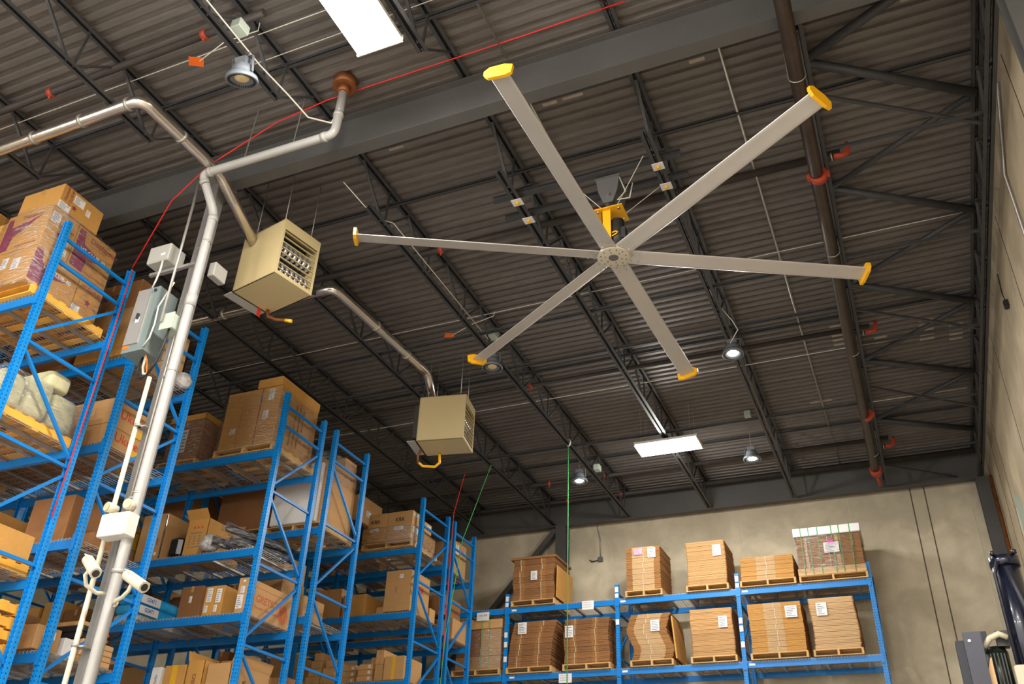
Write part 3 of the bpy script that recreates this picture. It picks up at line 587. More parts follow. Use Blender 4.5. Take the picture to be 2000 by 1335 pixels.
part('roof_drain', MB().cyl((-5.010, 5.95, 9.6), (-5.010, 5.95, 9.7), .075, 16).cyl((-5.010, 5.95, 9.7), (-5.010, 5.95, 9.83), .14, 16), 'rust', t, label='rusty roof drain body')
for z in (8.05, 6.3, 4.9): part('pipe_clamp', MB().cyl((-6.805, 6.19, z), (-6.805, 6.19, z + .02), .058, 16).box(-6.98, -6.84, 6.24, 6.27, z, z + .02), 'galv', t)
for x in (-5.6, -6.3): part('pipe_hanger', MB().bar((x, 5.95, 9.0), (x + .03, 5.95, 9.80), .012, .006), 'galv', t)
solo('white_conduit', MB().cyl((-7.115, 6.20, 6.3), (-7.065, 6.20, .1), .025, 14), 'cream', 'white plastic conduit running up the front of the column', 'conduit')
for z, s in ((5.7, 'upper'), (3.45, 'lower')): solo('conduit_clip', MB().cyl((-7.09, 6.20, z), (-7.09, 6.20, z + .03), .036, 14).box(-7.12, -7.0, 6.21, 6.33, z, z + .015), 'galv', s + ' metal clip holding the white conduit to the column', 'clip')
solo('steel_conduit', MB().cyl((-7.10, 6.1, 9.1), (-7.07, 6.1, 6.95), .016, 10), 'galv', 'thin steel conduit crossing in front of the column to the electrical boxes', 'conduit')
solo('steel_conduit', MB().tube([(-6.98, 6.29, 8.7), (-7.0, 6.28, 7.0), (-6.99, 6.28, 4.72)], .014, 10), 'galv', 'thin steel conduit clipped to the right edge of the column', 'conduit')
t = thing('transformer_box', 'pale grey electrical box on the column, upper of the two large ones', 'electrical box', (-7.46, 6.25, 7.91))
part('box_body', MB().cham(-7.64, -7.31, 6.14, 6.40, 7.92, 8.17, .012), 'paleg', t); part('maker_plate', MB().box(-7.43, -7.37, 6.136, 6.14, 8.0, 8.03), 'paper', t)
part('support_channel', MB().box(-7.7, -6.96, 6.28, 6.32, 7.86, 7.9), 'galv', t)
t = thing('electrical_panel', 'tall grey electrical panel with orange sticker hung on the column', 'electrical panel', (-7.45, 6.25, 6.66))
part('cabinet', MB().box(-7.61, -7.29, 6.15, 6.44, 6.67, 7.53), 'panelg', t)
part('panel_door', MB().box(-7.605, -7.40, 6.138, 6.15, 6.77, 7.52), 'panelf', t); part('door_trim', MB().box(-7.402, -7.394, 6.132, 6.15, 6.77, 7.52), 'galv', t)
part('switch_handle', MB().box(-7.50, -7.475, 6.11, 6.14, 7.10, 7.17), 'motor', t); part('rating_label', MB().box(-7.52, -7.47, 6.135, 6.14, 7.06, 7.13), 'paper', t)
part('orange_sticker', MB().box(-7.605, -7.52, 6.145, 6.15, 6.72, 6.76), 'orange', t, label='orange sticker'); part('knob', MB().cyl((-7.35, 6.135, 7.48), (-7.35, 6.15, 7.48), .02, 12), 'motor', t)
for pts, m, s in (([(-7.42, 6.3, 6.67), (-7.43, 6.28, 6.50), (-7.38, 6.26, 6.38), (-7.28, 6.22, 6.33), (-7.14, 6.18, 6.34)], 'bcable', 'left black cable'), ([(-7.36, 6.28, 6.67), (-7.33, 6.26, 6.5), (-7.25, 6.22, 6.38), (-7.16, 6.18, 6.34)], 'cream', 'cream cable'), ([(-7.33, 6.25, 6.66), (-7.25, 6.22, 6.55), (-7.17, 6.19, 6.36)], 'orange', 'thin orange wire'), ([(-6.98, 6.16, 6.9), (-6.98, 6.14, 6.65), (-7.03, 6.15, 6.45), (-7.12, 6.17, 6.34)], 'bcable', 'right black cable')):
    solo('power_cable', MB().tube(pts, .013 if 'wire' not in s else .006, 8), m, s + ' looping under the electrical panel into the white conduit', 'cable')
solo('power_cable', MB().tube([(-7.36, 6.13, 7.9), (-7.32, 6.10, 7.75), (-7.36, 6.12, 7.62), (-7.42, 6.15, 7.53)], .011, 8), 'cable', 'white cable between the two electrical boxes on the column', 'cable')
solo('power_cable', MB().tube([(-7.06, 6.12, 7.5), (-7.2, 6.12, 7.2), (-7.17, 6.11, 6.95), (-7.2, 6.12, 6.78), (-7.28, 6.14, 6.7)], .009, 8), 'cable', 'white cable hanging along the side of the electrical panel', 'cable')
t = thing('pull_box', 'small pale green box on the column face below the electrical panel top', 'electrical box', (-7.0, 6.2, 6.86))
part('box_body', MB().cham(-7.09, -6.93, 6.13, 6.32, 6.87, 7.06, .008), 'greenbox', t); part('box_cover', MB().box(-7.1, -6.92, 6.122, 6.13, 6.86, 7.07), 'greenbox', t)
solo('speaker_box', MB().cham(-7.0, -6.90, 6.50, 6.72, 7.83, 8.03, .008), 'paleg', 'pale box on the far side of the column, right of the drain pipe', 'electrical box')
EX, EZ = .04, -.02
t = thing('emergency_light', 'white emergency light box with two round lamp heads on the column', 'emergency light', (-6.9, 6.1, 4.45))
part('battery_box', MB().cham(-7.06, -6.71, 6.05, 6.20, 4.44, 4.67, .008), 'white', t)
for x, a in ((-6.99, -1), (-6.79, 1)):
    hd = part('lamp_head', MB().tube([(x, 6.16, 4.75), (x + .02 * a, 6.10, 4.75), (x + .03 * a, 6.05, 4.745)], [.035, .05, .052], 16), 'cream', t); part('lamp_lens', MB().cyl((x + .032 * a, 6.045, 4.745), (x + .033 * a, 6.04, 4.745), .044, 16), 'lens', hd); part('neck', MB().cyl((x, 6.14, 4.68), (x, 6.14, 4.73), .014, 8), 'cream', t)
def cctv(label, p, q, arm):
    t = thing('security_camera', label, 'security camera', p, 'security cameras on the column'); p, q = Vector(p), Vector(q); d_ = (q - p).normalized()
    part('camera_body', MB().tube([tuple(p - d_ * .02), tuple(p), tuple(q)], [.036, .048, .052], 18), 'cream', t); part('sun_hood', MB().bar(tuple(p + Vector((0, 0, .046))), tuple(q + d_ * .02 + Vector((0, 0, .046))), .08, .008), 'cream', t)
    part('camera_lens', MB().cyl(tuple(q), tuple(q + d_ * .004), .034, 16), 'motor', t); part('bracket_arm', MB().tube(arm, .018, 10), 'cream', t); part('base_disc', MB().cyl(arm[-1], tuple(Vector(arm[-1]) + Vector((0, .02, 0))), .035, 14), 'cream', t)
cctv('white security camera pointing right, left of the column front', (-7.00, 5.98, 4.19), (-6.77, 5.92, 4.02), [(-6.95, 6.0, 4.10), (-6.99, 6.0, 4.05), (-7.0, 6.05, 3.97), (-6.95, 6.15, 3.92), (-6.90, 6.30, 3.95)])
cctv('white security camera on the right side of the column drain pipe', (-6.49, 6.02, 4.01), (-6.20, 5.98, 3.86), [(-6.38, 6.0, 3.92), (-6.42, 6.02, 3.86), (-6.52, 6.06, 3.82), (-6.66, 6.13, 3.82), (-6.74, 6.19, 3.82)])

# ------------------------------------------------------------------ pallet racks
def post_mesh(H, flip):
    s = -1 if flip else 1
    out = [(-.040, -.035), (-.010, -.035), (-.010, -.024), (.010, -.024), (.010, -.035), (.040, -.035), (.040, .035), (.022, .035), (.022, .010), (-.022, .010), (-.022, .035), (-.040, .035)]
    out = [(a, b * s) for a, b in out]
    if flip: out = out[::-1]
    return MB().prism(out, 0, H, 'z').mesh('upright_post', 'blue')
def deck_mesh(w_, d_):
    mb = MB(); n = int(w_ / .055); m = int(d_ / .11)
    for i in range(n + 1): x = -w_ / 2 + w_ * i / n; mb.bar((x, -d_ / 2 - .03, 0), (x, d_ / 2, 0), .0045, .0045); mb.bar((x, -d_ / 2 - .03, 0), (x, -d_ / 2 - .03, -.035), .0045, .0045)
    for j in range(m + 1): y = -d_ / 2 + d_ * j / m; mb.bar((-w_ / 2, y, -.005), (w_ / 2, y, -.005), .0045, .0045)
    return mb.mesh('wire_deck', 'wire')
def rack(label, xs, yf, yb, H, levels, mirror=False, zmin=0):
    t = thing('pallet_rack', label, 'rack', (xs[0], yf, 0), 'blue pallet racks'); dp = yb - yf
    pf, pb = post_mesh(H, False), post_mesh(H, True)
    def P(a): return a
    hz = [.2, 1.1, 2.25, 3.37, 4.48, 5.62, 6.74, 7.85, 8.18] if H > 8 else [.2, 1.1, 2.25, 3.45, 4.65, 5.85, 6.75, 7.15]
    hm = MB().box(-.017, .017, .03, dp - .03, -.018, .018).mesh('horizontal_brace', 'beam')
    for x in xs:
        X = x - xs[0]
        for me, y in ((pf, 0), (pb, dp)):
            p = inst('upright_post', me, t, (X, y, 0)); inst('foot_plate', FOOT, p, (0, 0, 0))
        for z in hz: inst('horizontal_brace', hm, t, (X, 0, z))
        seq = list(reversed(hz[:-1])); back = not mirror
        for i in range(len(seq) - 1):
            za, zb = seq[i] - .10, seq[i + 1] + .10
            ya, yb2 = (dp - .03, .03) if back else (.03, dp - .03)
            inst('diagonal_brace', MB().bar((0, ya, za), (0, yb2, zb), .034, .034).mesh('diagonal_brace', 'beam'), t, (X, 0, 0)); back = not back
    for i in range(len(xs) - 1):
        a, b = xs[i], xs[i + 1]
        if a > b: a, b = b, a
        L = b - a - .08; xc = (a + b) / 2 - xs[0]
        bm = MB().box(-L / 2, L / 2, -.02, .025, -.125, -.04).box(-L / 2, L / 2, -.02, .008, -.04, -.012).box(-L / 2 - .0, -L / 2 + .006, -.045, .03, -.17, .03).box(L / 2 - .006, L / 2, -.045, .03, -.17, .03).box(-L / 2 - .05, -L / 2, -.044, -.037, -.16, .02).box(L / 2, L / 2 + .05, -.044, -.037, -.16, .02).mesh('shelf_beam', 'beam')
        dm = deck_mesh(L / 2 - .02, dp); sm = MB().box(-.02, .02, -dp / 2, dp / 2, -.035, -.008).box(-.03, .03, -dp / 2, dp / 2, -.04, -.036).mesh('support_channel', 'galv')
        for z in levels:
            inst('shelf_beam', bm, t, (xc, 0, z)); o = inst('shelf_beam', bm, t, (xc, dp, z), (0, 0, PI))
            for s in (-1, 1):
                k = inst('wire_deck', dm, t, (xc + s * (L / 4), dp / 2, z + .002))
                for q in (-1, 0, 1): inst('support_channel', sm, k, (q * (L / 2) * .33, 0, 0))
    return t
FOOT = MB().box(-.06, .06, -.06, .06, 0, .01).mesh('foot_plate', 'beam')
LX = [-8.5, -11.07, -13.64]
rowspec = [('nearest rack row', 5.60, 6.655, [7.36, 5.88, 4.36, 3.42], False), ('second rack row', 7.06, 8.12, [7.36, 6.14, 4.94, 3.70], True),
           ('third rack row', 10.15, 11.20, [7.43, 5.86, 4.92, 3.45], False), ('fourth rack row', 11.58, 12.60, [6.68, 5.24, 4.02], True),
           ('fifth rack row', 14.78, 15.88, [7.40, 6.16, 4.93], False), ('farthest rack row', 16.17, 17.15, [7.40, 6.05, 4.85], True)]
desc = ['blue pallet rack nearest the camera at the left edge', 'blue pallet rack just behind the column', 'blue pallet rack across the first aisle, third row', 'blue pallet rack standing back to back behind the third row', 'blue pallet rack across the second aisle, fifth row', 'farthest of the left blue pallet racks, by the back wall rack']
for (nm, yf, yb, lv, mir), ds in zip(rowspec, desc): rack(ds, LX, yf, yb, 8.40, lv, mir)
BX = [-.56, -3.03, -5.52, -8.01, -10.5]
br = rack('blue pallet rack along the back wall holding flattened cartons', BX, 18.0, 18.95, 7.33, [7.03, 5.64, 4.25])
mb = MB()
for x, zs in ((-8.01, (7.22, 7.08, 6.45, 6.25, 5.95)), (-5.52, (7.22, 7.08, 6.55)), (-3.03, (7.22, 7.08, 6.4, 6.25, 5.95))):
    for z in zs: mb.box(x - .036, x + .036, 17.958, 17.963, z - .055, z + .055)
part('location_label', mb, 'paper', br)
for (x, z, s, w_) in ((-6.15, 6.94, 'SHELF', .26), (-6.65, 5.5, '', .28), (-8.57, 6.88, '13x11x8', .3)):
    t = thing('paper_sign', {-6.15: 'white paper sign hanging from the upper back shelf beam, right of the green rope', -6.65: 'white paper sign hanging from the lower back shelf beam by the green rope', -8.57: 'white paper sign reading 13x11x8 on the beam left of the back rack'}[x], 'sign', (x, 17.95, z))
    part('paper_sheet', MB().box(x - w_ / 2, x + w_ / 2, 17.945, 17.95, z - .09, z + .09), 'paper', t)
    if s == '13x11x8': lettering(t, s, .055, (x, 17.944, z + .02), '-y', 'ink', .01)
    else:
        for i in range(3): part('print_line', MB().box(x - w_ * .4, x + w_ * .3, 17.943, 17.945, z + .05 - .045 * i, z + .056 - .045 * i), 'greyink', t)
for x in (-7.85, -5.4, -2.9): 
    for z in (6.965, 5.575): part('beam_label', MB().box(x - .05, x + .06, 17.972, 17.978, z - .02, z + .02), 'paper', br)

# ------------------------------------------------------------------ pallets
def pallet_proto(name, wx, dy, material):
    t = thing(name, 'p', 'pallet', (0, 0, -50))
    sm = MB().box(-.019, .019, -dy / 2, dy / 2, .016, .104).mesh('stringer', material)
    bd = MB().box(-wx / 2, wx / 2, -.045, .045, 0, .016).mesh('deck_board', material)
    for x in (-wx / 2 + .02, 0, wx / 2 - .02): inst('stringer', sm, t, (x, 0, 0))
    for i in range(6): inst('deck_board', bd, t, (0, -dy / 2 + .045 + (dy - .09) * i / 5, .104))
    for i in range(3): inst('bottom_board', bd, t, (0, -dy / 2 + .045 + (dy - .09) * i / 2, 0))
    return t
PW = {}
def pallet(x0, x1, y0, y1, z, label, yellow=False, rz=0, group='wooden pallets'):
    key = (round(x1 - x0, 2), round(y1 - y0, 2), yellow)
    if key not in PW:
        PW[key] = p = pallet_proto('wooden_pallet', x1 - x0, y1 - y0, 'ywood' if yellow else 'wood')
    else: p = copy_tree(PW[key])
    p.location = ((x0 + x1) / 2, (y0 + y1) / 2, z); p.rotation_euler = (0, 0, rz); p['label'] = label; p['group'] = group
    return p
# ------------------------------------------------------------------ cartons
def carton(x0, x1, y0, y1, z0, z1, label, material='board1', seam=True, group=None, name='cardboard_carton', rz=0, tapeface='-y'):
    mb = MB().cham(x0, x1, y0, y1, z0, z1, .005)
    o = solo(name, mb, material, label, 'carton', group)
    if seam:
        xm = (x0 + x1) / 2
        s = MB().box(xm - .025, xm + .025, y0 - .001, y1 + .001, z1 - .0005, z1 + .001).box(xm - .025, xm + .025, y0 - .0015, y0, z1 - min(.09, (z1 - z0) * .3), z1).box(xm - .025, xm + .025, y0 - .0015, y0, z0, z0 + min(.07, (z1 - z0) * .25))
        part('packing_tape', s, 'tape', o)
    if rz:
        o.rotation_euler = (0, 0, rz)
    return o
def open_carton(x0, x1, y0, y1, z0, z1, label, material='board1', flaps=(1, 1, 1, 1), group=None, fl=.14):
    """top open, flaps standing at angles; flaps order: front, right, back, left"""
    t = thing('open_carton', label, 'carton', ((x0 + x1) / 2, (y0 + y1) / 2, z0), group); k = .006
    mb = MB().box(x0, x1, y0, y0 + k, z0, z1).box(x0, x1, y1 - k, y1, z0, z1).box(x0, x0 + k, y0, y1, z0, z1).box(x1 - k, x1, y0, y1, z0, z1).box(x0, x1, y0, y1, z0, z0 + k)
    part('carton_body', mb, material, t)
    A = flaps
    if A[0]: part('flap', MB().bar(((x0 + x1) / 2, y0, z1), ((x0 + x1) / 2, y0 - fl * math.sin(A[0]), z1 + fl * math.cos(A[0])), x1 - x0, k, up=(0, 1, 0)), material, t)
    if A[1]: part('flap', MB().bar((x1, (y0 + y1) / 2, z1), (x1 + fl * math.sin(A[1]), (y0 + y1) / 2, z1 + fl * math.cos(A[1])), y1 - y0, k, up=(1, 0, 0)), material, t)
    if A[2]: part('flap', MB().bar(((x0 + x1) / 2, y1, z1), ((x0 + x1) / 2, y1 + fl * math.sin(A[2]), z1 + fl * math.cos(A[2])), x1 - x0, k, up=(0, 1, 0)), material, t)
    if A[3]: part('flap', MB().bar((x0, (y0 + y1) / 2, z1), (x0 - fl * math.sin(A[3]), (y0 + y1) / 2, z1 + fl * math.cos(A[3])), y1 - y0, k, up=(1, 0, 0)), material, t)
    return t
def wrap(x0, x1, y0, y1, z0, z1, label):
    g = .012; mb = MB(); n = 16; R = random.Random(int(x0 * 100 + y0 * 10)); pts = []
    for k in range(n + 1):
        z = z0 + (z1 - z0) * k / n
        ring = [(x0 - g, y0 - g), ((x0 + x1) / 2, y0 - g), (x1 + g, y0 - g), (x1 + g, (y0 + y1) / 2), (x1 + g, y1 + g), ((x0 + x1) / 2, y1 + g), (x0 - g, y1 + g), (x0 - g, (y0 + y1) / 2)]
        pts += [(a + R.uniform(0, .006) * (1 if a > x0 + .1 else -1), b + R.uniform(0, .006) * (-1 if b < y0 + .1 else 1), z) for a, b in ring]
    mb.poly(pts, [(k * 8 + i, k * 8 + (i + 1) % 8, k * 8 + 8 + (i + 1) % 8, k * 8 + 8 + i) for k in range(n) for i in range(8)], True)
    return solo('stretch_wrap', mb, 'film', label, 'plastic wrap')

# ---- nearest rack row, top shelf: cartons with plum stars
xr = -8.62
pallet(-9.85, -8.60, 5.52, 6.60, 7.36, 'yellow painted pallet under the starred cartons on the nearest rack', True)
def big_star_x(o, x, y0, y1, z0, z1):      # plum star filling much of a right hand face
    w_, h_ = y1 - y0, z1 - z0
    p = [(0, .97), (.16, .97), (.22, .66), (.90, .52), (.40, .32), (.36, .0), (.0, .02)]
    part('printed_star', MB().prism([(y0 + a * w_, z0 + b * h_) for a, b in p], x, x + .002, 'x'), 'plum', o)
def big_star_y(o, y, x0, x1, z0, z1):
    w_, h_ = x1 - x0, z1 - z0
    p = [(.0, .0), (.26, .05), (.30, .42), (.98, .90), (.18, .72), (.14, 1.0), (0, 1.0)]
    part('printed_star', MB().prism([(x0 + a * w_, z0 + b * h_) for a, b in p], y - .002, y, 'y'), 'plum', o)
c1 = carton(-9.36, xr, 5.42, 6.08, 7.475, 7.975, 'starred carton on the nearest rack pallet, lower front right one', 'board2')
big_star_x(c1, xr, 5.42, 6.0, 7.5, 7.95); lettering(c1, 'HT CLUB-40', .075, (xr + .003, 5.78, 7.755), '+x', 'paper', .01); sticker(c1, -9.1, 5.418, 7.8, .1, .16); sticker(c1, -8.9, 5.418, 7.76, .12, .16)
c2 = carton(-9.36, xr, 6.09, 6.46, 7.475, 7.975, 'carton with small plum star, lower rear one on the nearest rack pallet', 'board2')
lettering(c2, 'HT CLUB-40', .055, (xr + .003, 6.28, 7.86), '+x', 'plum', .008); star(c2, (xr, 6.28, 7.68), .055)
sticker(c2, xr, 6.14, 7.52, .12, .1, '+x')
c3 = carton(-9.36, xr, 5.42, 5.83, 7.98, 8.585, 'tall starred carton with white labels, upper front one on the nearest rack', 'board2')
star(c3, (xr, 5.62, 8.25), .05); sticker(c3, xr, 5.51, 8.44, .12, .15, '+x'); lettering(c3, 'HT CLUB-40', .05, (xr + .003, 5.66, 8.38), '+x', 'plum', .008); sticker(c3, xr, 5.74, 8.2, .07, .08, '+x'); sticker(c3, xr, 5.75, 8.08, .07, .09, '+x')
big_star_y(c3, 5.42, -9.33, -8.75, 8.0, 8.52); lettering(c3, 'Displaystar', .075, (-8.92, 5.417, 8.50), '-y', 'plum', .004)
lettering(c3, 'HT CLUB-40', .05, (-9.02, 5.415, 8.33), '-y', 'paper', .006); lettering(c3, 'SUPER & WHITE LED', .038, (-8.88, 5.417, 8.05), '-y', 'plum', .002)
c4 = carton(-9.36, xr, 5.84, 6.45, 7.98, 8.585, 'starred carton with large plum star, upper rear one on the nearest rack', 'board2')
big_star_x(c4, xr, 5.86, 6.40, 8.0, 8.57); lettering(c4, 'HT CLUB-40', .075, (xr + .003, 6.14, 8.30), '+x', 'paper', .01); lettering(c4, 'Displaystar', .10, (xr + .003, 6.27, 8.49), '+x', 'plum', .004); lettering(c4, 'SUPER & WHITE LED', .04, (xr + .003, 6.24, 8.03), '+x', 'plum', .002)
for i in range(4): part('print_line', MB().box(xr, xr + .002, 6.10, 6.10 + .2 - .02 * i, 8.20 - .022 * i, 8.205 - .022 * i), 'brownink', c4)
c5 = carton(-9.31, xr, 5.46, 6.09, 8.60, 8.955, 'carton lying on top of the starred cartons', 'board2')
star(c5, (xr, 5.68, 8.72), .045); sticker(c5, xr, 5.72, 8.85, .16, .12, '+x'); sticker(c5, xr, 5.88, 8.79, .06, .09, '+x'); sticker(c5, xr, 5.545, 8.645, .17, .11, '+x')
lettering(c5, 'HT CLUB-40', .05, (xr + .003, 5.60, 8.80), '+x', 'plum', .004, roll=PI / 2); lettering(c5, 'Displaystar', .05, (xr + .003, 5.53, 8.85), '+x', 'plum', .004, roll=PI / 2)
carton(-9.9, -9.38, 5.46, 6.2, 7.475, 8.0, 'carton left of the starred cartons, lower one', 'board2'); carton(-9.9, -9.38, 5.46, 6.2, 8.005, 8.55, 'carton left of the starred cartons, upper one', 'board2')
cc = carton(-10.9, -9.95, 5.62, 6.4, 7.42, 9.0, 'tall golden carton at the left edge on the nearest rack top', 'board2')
wrap(-9.37, xr, 5.41, 6.46, 7.42, 8.60, 'clear stretch wrap around the starred cartons')
# ---- nearest rack, second shelf: fleece bales
pallet(-9.8, -8.60, 5.68, 6.66, 5.885, 'yellow painted pallet under the olive fleece bales', True)
def bale(x0, x1, y0, y1, z0, z1, label):
    mb = MB(); n = 8; R = random.Random(int(y0 * 1000)); P = []; F = []
    cx, cy, cz = (x0 + x1) / 2, (y0 + y1) / 2, (z0 + z1) / 2; hx, hy, hz = (x1 - x0) / 2, (y1 - y0) / 2, (z1 - z0) / 2
    nu, nv = 20, 12
    for j in range(nv + 1):
        v = -PI / 2 + PI * j / nv
        for i in range(nu):
            u = 2 * PI * i / nu; e = .32
            f = lambda a: math.copysign(abs(a) ** e, a)
            P.append((cx + hx * f(math.cos(v)) * f(math.cos(u)) * R.uniform(.96, 1), cy + hy * f(math.cos(v)) * f(math.sin(u)) * R.uniform(.96, 1), cz + hz * f(math.sin(v))))
    for j in range(nv):
        for i in range(nu): F.append((j * nu + i, j * nu + (i + 1) % nu, (j + 1) * nu + (i + 1) % nu, (j + 1) * nu + i))
    mb.poly(P, F, True); return solo('fleece_bale', mb, 'bale', label, 'bale', 'olive fleece bales')
bale(-9.15, -8.62, 5.60, 5.92, 6.005, 6.44, 'olive fleece bale at the front edge of the yellow pallet'); bale(-9.15, -8.61, 5.93, 6.28, 6.005, 6.52, 'olive fleece bale in the middle of the yellow pallet'); bale(-9.15, -8.62, 6.29, 6.66, 6.005, 6.46, 'olive fleece bale at the rear of the yellow pallet')
bale(-9.1, -8.64, 6.16, 6.48, 6.48, 6.70, 'olive fleece bale lying on top of the others'); bale(-9.75, -9.2, 5.60, 6.1, 6.005, 6.55, 'olive fleece bale behind the front one at the left edge')
wrap(-9.18, -8.61, 5.6, 6.66, 5.99, 6.45, 'clear stretch wrap around the olive bales')
pallet(-9.8, -8.60, 5.66, 6.64, 4.365, 'yellow painted pallet on the third shelf of the nearest rack', True)
c_ = carton(-9.5, -8.62, 5.68, 6.62, 4.49, 4.80, 'golden carton on the yellow pallet of the third near shelf', 'board2')
for i in range(5): pallet(-9.8 + .02 * i, -8.60 - .03 * (i % 2), 5.62 + .03 * (i % 3), 6.72 + .03 * (i % 3) + (.0 if i else 0), 3.425 + .135 * i, 'yellow painted pallet in the pile at the lower left, %s from the bottom' % ordn[i], True, group='pile of yellow pallets')
# ---- second rack row
lab = lambda s: s + ', second rack row'
for i in range(3): carton(-9.6, -8.66, 7.52, 8.06, 7.385 + .272 * i, 7.65 + .272 * i, lab('long brown carton, %s layer of the rear stack' % ('bottom', 'middle', 'top')[i]), 'board1', seam=False)
carton(-9.5, -8.66, 7.02, 7.50, 7.385, 7.72, lab('low carton at the front of the top shelf'), 'board2'); carton(-9.45, -8.7, 7.04, 7.5, 7.725, 8.15, lab('carton on the low one at the front of the top shelf'), 'board1')
k = carton(-9.75, -8.74, 7.06, 7.52, 8.155, 8.62, lab('topmost brown carton'), 'board3'); lettering(k, 'BOUTIQUE', .1, (-9.25, 7.057, 8.4), '-y', 'ink', .01)
carton(-10.9, -9.8, 7.08, 7.8, 7.385, 8.2, lab('wide brown carton at the left of the top shelf'), 'board3')
solo('plastic_bag', MB().lathe([(0, 0), (.1, .02), (.13, .1), (.09, .2), (.0, .24)], (-8.56, 8.02, 7.385), n=14), 'bubble', 'crumpled clear plastic bag at the rear end of the second row top shelf', 'bag')
for i, (z0, z1) in enumerate(((6.165, 6.425), (6.43, 6.775))):
    k = carton(-9.3, -8.62, 7.08, 7.90, z0, z1, 'carton printed Ukulele, %s of the two stacked' % ('lower', 'upper')[i], 'board1'); lettering(k, 'Ukulele', .17, (xr + .003, 7.50, (z0 + z1) / 2 + .02), '+x', 'red', -.004)
    part('fragile_sticker', MB().box(xr, xr + .002, 7.50, 7.72, z0 + .01, z0 + .10), 'ytape', k); sticker(k, -8.95, 7.078, (z0 + z1) / 2, .14, .12, '-y', 'print_panel', 'board1')
carton(-10.3, -9.35, 7.1, 7.9, 6.165, 6.7, 'wide carton left of the Ukulele cartons', 'board3'); carton(-11.0, -10.35, 7.1, 7.9, 6.165, 6.6, 'brown carton at the left of the Ukulele shelf', 'board3')
k = carton(-9.7, -9.02, 7.28, 7.95, 4.965, 5.62, 'large dark carton on the third shelf of the second rack row', 'board3'); carton(-9.0, -8.66, 7.4, 7.9, 4.965, 5.15, 'low carton beside the large dark carton, third shelf, second row', 'board3', seam=False)
carton(-10.1, -9.75, 7.2, 7.7, 4.965, 5.22, 'small carton with white label left of the large dark carton', 'board2'); sticker(bpy.data.objects[-1] if False else k, -9.3, 7.278, 5.4, .12, .1)
k = carton(-10.05, -9.78, 7.1, 7.19, 4.965, 5.16, 'small carton with shiny white label at the shelf edge behind the nearest post', 'board2', seam=False); sticker(k, -9.92, 7.098, 5.08, .2, .12)
carton(-10.6, -10.15, 7.15, 7.8, 4.965, 5.5, 'upright carton on the third shelf left end, second row', 'board2')
# fourth shelf of second row
k = carton(-8.98, -8.66, 7.02, 7.35, 3.725, 3.98, 'small carton with white label at the front of the low second row shelf', 'board1'); sticker(k, xr - .04, 7.2, 3.9, .16, .08, '+x')
carton(-8.95, -8.64, 7.4, 7.60, 3.725, 3.92, 'narrow carton with printed pictures on the low second row shelf', 'paper', seam=False)
for i in range(4): carton(-9.3, -8.63, 7.62 + .01 * (i % 2), 8.1, 3.725 + .062 * i, 3.783 + .062 * i, 'flat kraft box in the pile left of the column base, %s from the bottom' % ordn[i], 'board1', seam=False)
for i in range(2):
    k = carton(-9.25, -8.64, 7.6, 8.06, 3.975 + .07 * i, 4.04 + .07 * i, 'flat black box with orange emblem, %s of two beside the column' % ('lower', 'upper')[i], 'bagblk', seam=False); star(k, (-8.64, 7.98, 4.007 + .07 * i), .024, '+x', 'orange')
    for q in range(3): part('print_line', MB().box(-8.64, -8.638, 7.72, 7.90, 3.99 + .07 * i + .014 * q, 3.995 + .07 * i + .014 * q), 'paper', k)
k = carton(-9.3, -8.7, 7.62, 8.0, 4.12, 4.17, 'flat kraft box lying on the black boxes beside the column', 'board1', seam=False)
k = carton(-9.4, -9.1, 7.1, 7.5, 3.725, 4.05, 'kraft carton behind the nearest post on the low second row shelf', 'board1')
carton(-10.2, -9.6, 7.1, 7.8, 3.725, 4.3, 'tall kraft carton on the low second row shelf', 'board3')
solo('grey_case', MB().cham(-10.9, -10.25, 7.1, 7.7, 3.725, 4.0, .03), 'fix', 'grey case on the low second row shelf at the left', 'case')
for i, (x0, x1) in enumerate(((-9.3, -8.62), (-10.0, -9.35), (-10.8, -10.1))):
    carton(x0, x1, 7.2, 8.05, 2.5, 3.1 + .1 * i, 'carton on the lowest visible second row shelf, %s from the aisle' % ordn[i], 'board1')

# ---- third rack row, top shelf
pallet(-9.75, -8.60, 10.12, 11.28, 7.432, 'pallet under the tall wrapped carton on the third row', False)
k = carton(-9.68, xr, 10.12, 11.15, 7.553, 8.56, 'tall wrapped carton standing on the top shelf of the third rack row', 'board2')
part('corner_board', MB().box(-9.0, -8.98, 10.113, 10.12, 7.56, 8.55).box(-9.34, -9.335, 10.113, 10.12, 7.56, 8.3), 'board3', k)
for i in range(3):
    lettering(k, ('NET WEIGHT 24KG', 'GROSS WEIGHT 29KG', 'MADE IN CHINA')[i], .052, (xr + .003, 10.58 + .10 * i, 8.20), '+x', 'ink', .004, roll=PI / 2); lettering(k, ('MEASUREMENT', 'CARTON NO.', 'ITEM NO. 40')[i], .05, (xr + .003, 10.50 + .1 * i, 7.82), '+x', 'ink', .004, roll=PI / 2)
sticker(k, -8.80, 10.118, 8.42, .1, .2); sticker(k, -8.85, 10.118, 8.06, .1, .15); sticker(k, -9.45, 10.118, 7.85, .1, .1)
carton(-9.1, xr + .0, 10.10, 11.17, 8.565, 8.72, 'shallow golden carton lid on top of the tall wrapped carton', 'board2', seam=False)
wrap(-9.69, xr, 10.1, 11.16, 7.5, 8.5, 'clear stretch wrap around the tall third row carton')
pallet(-11.0, -10.2, 10.22, 11.1, 7.432, 'pallet under the dark wrapped carton beside the first third row frame', False)
k = carton(-10.98, -10.27, 10.3, 11.05, 7.553, 8.30, 'dark brown wrapped carton on the third row, left of the tall one', 'board3'); sticker(k, -10.62, 10.298, 7.95, .11, .42)
